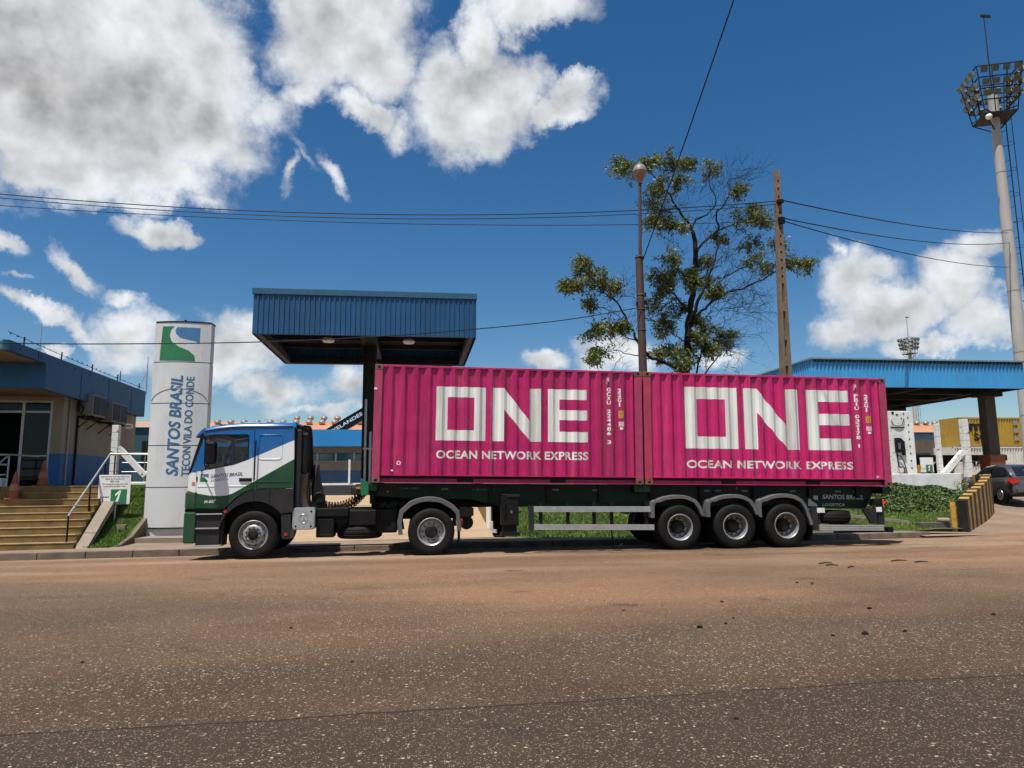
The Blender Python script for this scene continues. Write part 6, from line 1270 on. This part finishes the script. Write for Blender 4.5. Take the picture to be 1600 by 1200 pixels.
# ------------------------------------------------------------------ striped wall at the entrance corner
SW = thing('striped_wall', 'yellow and black striped wall curving up beside the entrance', 'wall', (18.5,22,0))
path = smooth_pts([(16.02,19.40),(16.62,19.95),(17.35,20.6),(18.15,21.3),(19.0,22.05),(19.9,22.9),(20.75,23.75),(21.3,24.5),(21.7,25.4)], 4)
cum = [0]
for p, q in zip(path, path[1:]): cum.append(cum[-1]+math.dist(p, q))
def at_s(s):
    for i in range(len(path)-1):
        if s <= cum[i+1]: t_ = (s-cum[i])/(cum[i+1]-cum[i]); return Vector((path[i][0]+(path[i+1][0]-path[i][0])*t_, path[i][1]+(path[i+1][1]-path[i][1])*t_))
    return Vector(path[-1])
s = 0; i = 0; Lw = cum[-1]
while s < Lw-.05:
    w = .37+.12*(s/Lw); e = min(s+w, Lw); p, q = at_s(s+.006), at_s(e-.006); n_ = Vector((q.y-p.y, -(q.x-p.x))).normalized()*.13
    zt0 = .90+.80*min(1, s/6.4); zt1 = .90+.80*min(1, e/6.4)
    stepz = (zt0+zt1)/2 if True else zt0
    pts = [(p.x+n_.x,p.y+n_.y),(q.x+n_.x,q.y+n_.y),(q.x-n_.x,q.y-n_.y),(p.x-n_.x,p.y-n_.y)]
    MB().add([(x,y,-.1) for x, y in pts]+[(pts[0][0],pts[0][1],zt0),(pts[1][0],pts[1][1],zt1),(pts[2][0],pts[2][1],zt1),(pts[3][0],pts[3][1],zt0)], [(0,3,2,1),(4,5,6,7),(0,1,5,4),(1,2,6,5),(2,3,7,6),(3,0,4,7)]).build('block', M_YELLOW if i % 2 == 1 else M_BLKPAINT, SW, bevel=.012)
    s = e; i += 1
MB().prism([(15.72,19.50),(15.84,19.42),(15.93,19.55),(15.80,19.62)], 'z', -.05, .86).build('end_post', M_YELLOW, SW, bevel=.02)
lw3 = MB().box(14.75,15.75,19.50,19.8,-.05,.27).build('low_wall', mat('mossy_stone', (.085,.075,.06), .9, dirt=(.04,.05,.02), damt=.6, dscale=3), bevel=.02); tag(lw3, 'low dark stone wall at the foot of the grass bank', 'wall')
lc = MB().add([(13.2,20.6,.42),(14.6,19.95,.22),(14.8,19.95,.30),(13.3,20.75,.5)], [(0,1,2,3)]); lc = MB().bar((13.1,21.0,.46),(14.7,19.95,.25),.14,.10); tag(lc.build('edging_strip', M_CONC), 'pale concrete edging crossing the grass bank', 'edging')
pc = MB().tube([(15.35,19.6,.33),(15.62,19.45,.33)], .07, 10); tag(pc.build('drain_pipe', M_CONC, smooth=50), 'short pale pipe end lying on the stone wall', 'pipe')
# hedge on the bank
HG = thing('hedge_bush', 'dense dark ground cover bush on the right grass bank', 'bush', (16.5,22.5,.8)); hf = MB(); rh = random.Random(5)
k = 0
while k < 15000:
    x = rh.uniform(13.2,20.4); y = rh.uniform(20.6,25.0)
    e = ((x-16.6-(y-22.8)*.55)/2.6)**2+((y-22.8)/1.7)**2
    if e > 1: continue
    z = bank_r(x, y)+.02+.24*math.sqrt(1-e)*rh.uniform(.3,1.05)+.06*math.sin(x*4)*math.sin(y*5)
    a = Vector((rh.gauss(0,1), rh.gauss(0,1), rh.gauss(0,.8))).normalized()*rh.uniform(.03,.06); b = a.cross(Vector((rh.gauss(0,1), rh.gauss(0,1), rh.gauss(0,1)))).normalized()*.028; c = Vector((x,y,z)); hf.add([c-a, c+b, c+a, c-b], [(0,1,2,3)]); k += 1
hf.build('foliage', mat('bush_leaves', (.058,.095,.018), .6, var=.5, vscale=2.5, dirt=(.10,.12,.03), damt=.6, dscale=4), HG, kind='stuff')
wd = thing('weed', 'leafy weed growing at the end of the white wall', 'plant', (20.9,25.2,.9)); wf = MB()
for k in range(90):
    c = Vector((20.9+rh.gauss(0,.12), 25.2+rh.gauss(0,.12), 1.0+rh.random()*.5)); a = Vector((rh.gauss(0,1), rh.gauss(0,1), rh.gauss(.5,.6))).normalized()*.11; b = a.orthogonal().normalized()*.03; wf.add([c, c+a*.5+b, c+a, c+a*.5-b], [(0,1,2,3)])
wf.build('leaves', M_LEAF, wd); MB().tube([(20.9,25.2,.8),(20.9,25.2,1.4)], .012, 5).build('stem', M_LEAF, wd)
# ------------------------------------------------------------------ parked hatchback (rear towards the road)
CR = thing('parked_car', 'grey hatchback turning in at the entrance behind the striped wall', 'car', (23.75,26.35,.62), (0,0,R(-14)))
M_CARP = mat('grey_metallic_car_paint', (.10,.105,.11), .28, .6, var=.05, coat=.8); M_CARG = mat('car_glass', (.012,.014,.016), .05, var=.1)
# local axes: +y forward, x to the right; length 4.0, width 1.70, height 1.48
def car_body():
    st = [(-2.0,.34,.62,.62),(-1.95,.26,.80,.74),(-1.75,.22,.95,.83),(-1.3,.20,.98,.85),(-.6,.19,.96,.86),(.3,.19,.94,.86),(.9,.20,.92,.85),(1.4,.22,.86,.82),(1.8,.25,.74,.74),(1.98,.32,.60,.58)]   # y, sill z, shoulder z, half width
    mb = MB(); ring = []
    for y, z0, z1, w in st:
        zm = z0+(z1-z0)*.5
        half = [(w*.80,z0),(w*.97,z0+.08),(w,zm),(w*.985,z1-.10),(w*.93,z1),(w*.5,z1+.035),(0,z1+.045)]
        ring.append([(x, y, z) for x, z in half]+[(-x, y, z) for x, z in half[-2::-1]])
    n = len(ring[0])
    for r_ in ring: mb.v += r_
    for i in range(len(ring)-1):
        for j in range(n-1): mb.f.append((i*n+j, (i+1)*n+j, (i+1)*n+j+1, i*n+j+1)); mb.m.append(0)
        mb.f.append((i*n+n-1, (i+1)*n+n-1, (i+1)*n, i*n)); mb.m.append(0)
    mb.f.append(tuple(range(n))); mb.m.append(0); mb.f.append(tuple((len(ring)-1)*n+j for j in range(n))[::-1]); mb.m.append(0); return mb
cb_ = car_body().build('body', M_CARP, CR, local=True, smooth=40, recalc=True)
sm = cb_.modifiers.new('sub', 'SUBSURF'); sm.levels = 1; sm.render_levels = 1
gh = MB(); G = [(-1.86,.96,.66),(-1.62,1.22,.63),(-1.25,1.42,.58),(-.5,1.475,.57),(.25,1.42,.57),(.62,1.25,.61),(1.15,.95,.70)]
for y, z, w in G: gh.v += [(-w-.06*(z < 1.0), y, .90),(-w, y, z-.06 if z > 1 else z-.03),(-w+.10, y, z),(0, y, z+.02),(w-.10, y, z),(w, y, z-.06 if z > 1 else z-.03),(w+.06*(z < 1.0), y, .90)]
for i in range(len(G)-1):
    for j in range(6): gh.f.append((i*7+j, i*7+j+1, (i+1)*7+j+1, (i+1)*7+j)); gh.m.append(0)
gh.f.append(tuple(range(7))[::-1]); gh.m.append(0)
rf_ = gh.build('roof', M_CARP, CR, local=True, smooth=50, recalc=True)
def glz(name, pts): return MB().add(pts, [tuple(range(len(pts)))]).build(name, M_CARG, CR, local=True)
for s in (-1, 1):
    X = lambda y, z: s*(.645-.11*max(0, (z-.95))/.5+.012+.03*(z < 1.1))
    pts1 = [(-.42,.985),(-.42,1.36),(-1.05,1.345),(-1.42,1.14),(-1.30,1.02)]; pts2 = [(-.36,.985),(-.36,1.365),(.20,1.33),(.55,1.17),(.86,.985)]
    for P_ in (pts1, pts2): MB().add([(X(y, z)+s*.015, y, z) for y, z in P_], [tuple(range(len(P_)))]).build('side_window', M_CARG, CR, local=True)
    MB().box(s*.80-.012,s*.80+.06*0+.012,-.40,-.375,.30,.95).build('door_gap', M_BLACK, CR, local=True)
    MB().ico((s*.90,.62,1.0), .09, 2, 0, sc=(1,.7,.7)).build('mirror', M_CARP, CR, local=True, smooth=60)
    MB().prism([(s*.46,.90),(s*.80,.92),(s*.845,.80),(s*.74,.70),(s*.52,.76)], 'y', -1.99, -1.80).build('tail_light', M_RED if s < 0 else M_RED, CR, local=True, bevel=.015)
    for y in (-1.28, 1.30):
        w_ = MB().lathe([(.19,-.09),(.27,-.095),(.305,-.075),(.31,.0),(.305,.075),(.27,.095),(.19,.09)], (s*.76,y,.305-.005), axis='x', n=28).build('wheel', M_TYRE, CR, local=True, smooth=40)
        ar = MB(); c0 = (s*.845, y, .30); ar.lathe([(.20,0),(.195,s*.012),(.175,s*.008)], c0, axis='x', n=24); ar.lathe([(.05,s*.015),(.001,s*.02)], c0, axis='x', n=10)
        for k in range(8):
            a = k*math.pi/4; d = Vector((0, math.cos(a), math.sin(a))); e = Vector((0, -d.z, d.y)); cc_ = Vector(c0)
            ar.add([cc_+d*.03+e*.018+Vector((s*.014,0,0)), cc_+d*.185+e*.035+Vector((s*.006,0,0)), cc_+d*.185+e*.008+Vector((s*.006,0,0)), cc_+d*.03-e*.012+Vector((s*.014,0,0))], [(0,1,2,3)])
        ar.build('rim', M_ALU, w_, local=True); MB().lathe([(.19,0),(.001,0)], (s*.835,y,.30), axis='x', n=20).build('brake_disc', M_BLACK, w_, local=True)
        MB().lathe([(.335,-.03),(.365,-.0),(.335,.03)], (s*.81,y,.31), axis='x', n=28).build('arch_lip', M_BLACK, CR, local=True)
glz('rear_window', [(-.50,-1.845,1.02),(.50,-1.845,1.02),(.46,-1.60,1.27),(.40,-1.36,1.385),(-.40,-1.36,1.385),(-.46,-1.60,1.27)])
glz('windscreen', [(-.60,1.12,.99),(.60,1.12,.99),(.50,.30,1.42),(-.50,.30,1.42)])
MB().box(-.62,.62,-2.035,-1.90,.36,.56).build('bumper', M_CARP, CR, local=True, bevel=.05); MB().box(-.7,.7,-2.01,-1.9,.24,.36).build('bumper_skirt', M_BLACK, CR, local=True, bevel=.03); MB().box(-.26,.26,-2.03,-2.0,.60,.72).build('number_plate', M_WHITE, CR, local=True)
for o in (rf_,): pass
# ------------------------------------------------------------------ light towers
M_TOWER = mat('tower_concrete', (.36,.35,.33), .8, var=.12, vscale=.6, dirt=(.2,.19,.17), damt=.5, dscale=.8, stretch=(1,1,.3)); M_FLOOD = mat('floodlight_casing', (.09,.10,.08), .5, dirt=(.2,.2,.17), damt=.4)
def light_tower(lab, base, H, k, head_rot):
    t = thing('light_tower', lab, 'light tower', base, (0,0,0), 'stadium style light towers')
    segs = 6
    for i in range(segs):
        z0, z1 = H*i/segs, H*(i+1)/segs; r0 = (.52-.22*i/segs)*k; r1 = (.52-.22*(i+1)/segs)*k
        MB().lathe([(r0,z0),(r1,z1-.02),(r1+.02*k,z1-.02),(r1+.02*k,z1+.03)], axis='z', n=20).build('mast_section', M_TOWER, t, local=True, smooth=40)
    Rm = Matrix.Rotation(head_rot, 4, 'Z'); s = 1.45*k; hz = 3.5*k; zb = H-.2*k
    fr = MB(); V_ = lambda x, y, z: tuple(Rm @ Vector((x, y, z)))
    pl = [(-s*.75,-s*.75),(s*.75,-s*.75),(s*.75,s*.75),(-s*.75,s*.75)]; tp = [(-s*1.05,-s*1.05),(s*1.05,-s*1.05),(s*1.05,s*1.05),(-s*1.05,s*1.05)]
    levels = [0,.28,.52,.76,1]
    for lv in levels:
        for a in range(4):
            P_ = [pl[q][0]+(tp[q][0]-pl[q][0])*lv for q in (a, (a+1) % 4)]; Q_ = [pl[q][1]+(tp[q][1]-pl[q][1])*lv for q in (a, (a+1) % 4)]
            fr.bar(V_(P_[0],Q_[0],zb+hz*lv), V_(P_[1],Q_[1],zb+hz*lv), .07*k)
    for a in range(4):
        for f in (0,.33,.67):
            b = (a+1) % 4; p0 = (pl[a][0]+(pl[b][0]-pl[a][0])*f, pl[a][1]+(pl[b][1]-pl[a][1])*f); p1 = (tp[a][0]+(tp[b][0]-tp[a][0])*f, tp[a][1]+(tp[b][1]-tp[a][1])*f); fr.bar(V_(*p0,zb), V_(*p1,zb+hz), .06*k)
        fr.bar(V_(0,0,zb-1.2*k), V_(*pl[a],zb), .07*k); fr.bar(V_(0,0,zb+.4*k), V_(*pl[a],zb+.3*k), .06*k)
    fr.build('head_frame', M_STEELDK, t, local=True)
    dk = MB(); dk.add([V_(*p, zb+.02) for p in pl]+[V_(*p, zb-.04) for p in pl], [(0,1,2,3),(7,6,5,4),(0,4,5,1),(1,5,6,2),(2,6,7,3),(3,7,4,0)]); dk.build('platform', M_STEELDK, t, local=True)
    MB().lathe([(.35*k,zb),(.35*k,zb+1.8*k),(.001,zb+1.9*k)], axis='z', n=12).build('mast_top', M_TOWER, t, local=True)
    for a in range(4):
        for ro, lv in enumerate((.40,.64,.90)):
            for c in range(4):
                f = .12+.25*c; b = (a+1) % 4; cn = [(pl[q][0]+(tp[q][0]-pl[q][0])*lv, pl[q][1]+(tp[q][1]-pl[q][1])*lv) for q in (a, b)]
                x = cn[0][0]+(cn[1][0]-cn[0][0])*f; y = cn[0][1]+(cn[1][1]-cn[0][1])*f; nrm = Vector((cn[1][1]-cn[0][1], -(cn[1][0]-cn[0][0]), 0)).normalized(); u = Vector((-nrm.y, nrm.x, 0))
                q = Vector((x, y, zb+hz*lv))+nrm*.16*k; dn = (nrm-Vector((0,0,.55))).normalized(); w = dn.cross(u)
                fl = MB(); h2 = .21*k
                A_ = [q+dn*.16*k+u*i*h2*1.1+w*j*h2 for i, j in ((-1,-1),(1,-1),(1,1),(-1,1))]; B_ = [q-dn*.16*k+u*i*h2*.6+w*j*h2*.55 for i, j in ((-1,-1),(1,-1),(1,1),(-1,1))]
                fl.add([tuple(Rm @ p) for p in A_+B_], [(0,1,2,3),(7,6,5,4),(0,4,5,1),(1,5,6,2),(2,6,7,3),(3,7,4,0)])
                fl.build('floodlight', M_FLOOD, t, local=True)
    rod = MB().tube([(0,0,zb+1.8*k),(0,0,zb+8.4*k)], [.07*k,.035*k], 6).build('lightning_rod', M_STEELDK, t, local=True); MB().box(-.25*k,.55*k,-.06*k,.06*k,zb+8.3*k,zb+8.5*k).build('wind_vane', M_STEELDK, rod, local=True)
    ld = MB(); r_ = .95*k
    for x in (-.25*k, .25*k): ld.bar((.62*k, x, 2), (.62*k, x, zb), .04*k)
    for i in range(int(zb/1.2)): ld.bar((.62*k,-.25*k,2+i*1.2), (.62*k,.25*k,2+i*1.2), .03*k)
    for i in range(int(zb/2.0)):
        pts = [(.62*k+.75*k*math.sin(math.pi*j/8), .35*k*math.cos(math.pi*j/8), 3+i*2.0) for j in range(9)]; ld.tube(pts, .018*k, 4)
    for j in (2,4,6): ld.bar((.62*k+.75*k*math.sin(math.pi*j/8), .35*k*math.cos(math.pi*j/8), 3), (.62*k+.75*k*math.sin(math.pi*j/8), .35*k*math.cos(math.pi*j/8), zb), .025*k)
    ld.build('ladder', M_STEELDK, t, local=True); return t
lt1 = light_tower('tall concrete light tower at the right edge, near', (43.0,45,1.5), 27.2, 1.0, R(-20))
for p in ((41.2,43.6,28.6),(45.3,43.2,31.2)): pass
bl = MB().ico((-1.9,-1.5,26.2), .22, 2).build('round_lamp', M_WHITE, lt1, local=True, smooth=60); MB().ico((1.9,-1.3,29.4), .32, 2).build('round_lamp', M_WHITE, lt1, local=True, smooth=60)
light_tower('small distant light tower above the light blue canopy', (114.2,150,1.5), 29.5, 1.05, R(15))
am = thing('radio_mast', 'thin distant lattice mast beside the utility pole', 'mast', (47,110,1.5))
MB().tube([(47,110,1.5),(47,110,24.0)], [.22,.12], 5).build('mast', M_STEEL, am)
for k in range(6): MB().box(46.7,47.3,109.9,110.1,13+k*1.8,13.2+k*1.8).build('crossbar', M_STEEL, am)
M_TWIG = mat('dry_twig', (.035,.025,.018), .9)
for i_, (u, v, ln, a) in enumerate(((1290,881,.30,.2),(1300,884,.22,-.3),(1405,877,.35,.1),(1440,879,.25,-.1),(1330,887,.2,.5),(1270,913,.12,.9))):
    d = fw + rt2*((u-800)/1110) - up2*((v-600)/1110); p = EYE + d*(-EYE.z/d.z); e = Vector((math.cos(a), math.sin(a), 0))*ln
    tag(MB().tube([p-e*.5+Vector((0,0,.012)), p+Vector((0,.03,.022)), p+e*.5+Vector((0,0,.012))], [.012,.014,.008], 5).build('dry_twig', M_TWIG), 'dry twig lying on the road in front of the rear wheels', 'twig', 'dry twigs on the road')
# ------------------------------------------------------------------ loose stones on the road
M_STONE = mat('dark_pebble', (.014,.012,.011), .9, var=.4, vscale=9)
for (u, v, r_) in ((1094,981,.055),(1134,975,.035),(1352,991,.06),(1358,952,.045),(1128,941,.035),(1414,987,.035),(1552,961,.04),(1150,1124,.025),(974,954,.025),(1146,966,.03),(1301,994,.03),(1246,911,.035),(550,1035,.02),(128,1036,.03),(455,982,.03)):
    d = fw + rt2*((u-800)/1110) - up2*((v-600)/1110); p = EYE + d*(-EYE.z/d.z)
    st = MB().ico((p.x, p.y, r_*.2), r_*.58, 1, .35, sc=(1.2,.9,.65)).build('pebble', M_STONE); tag(st, 'small dark pebble lying loose on the road', 'pebble', 'pebbles on the road')
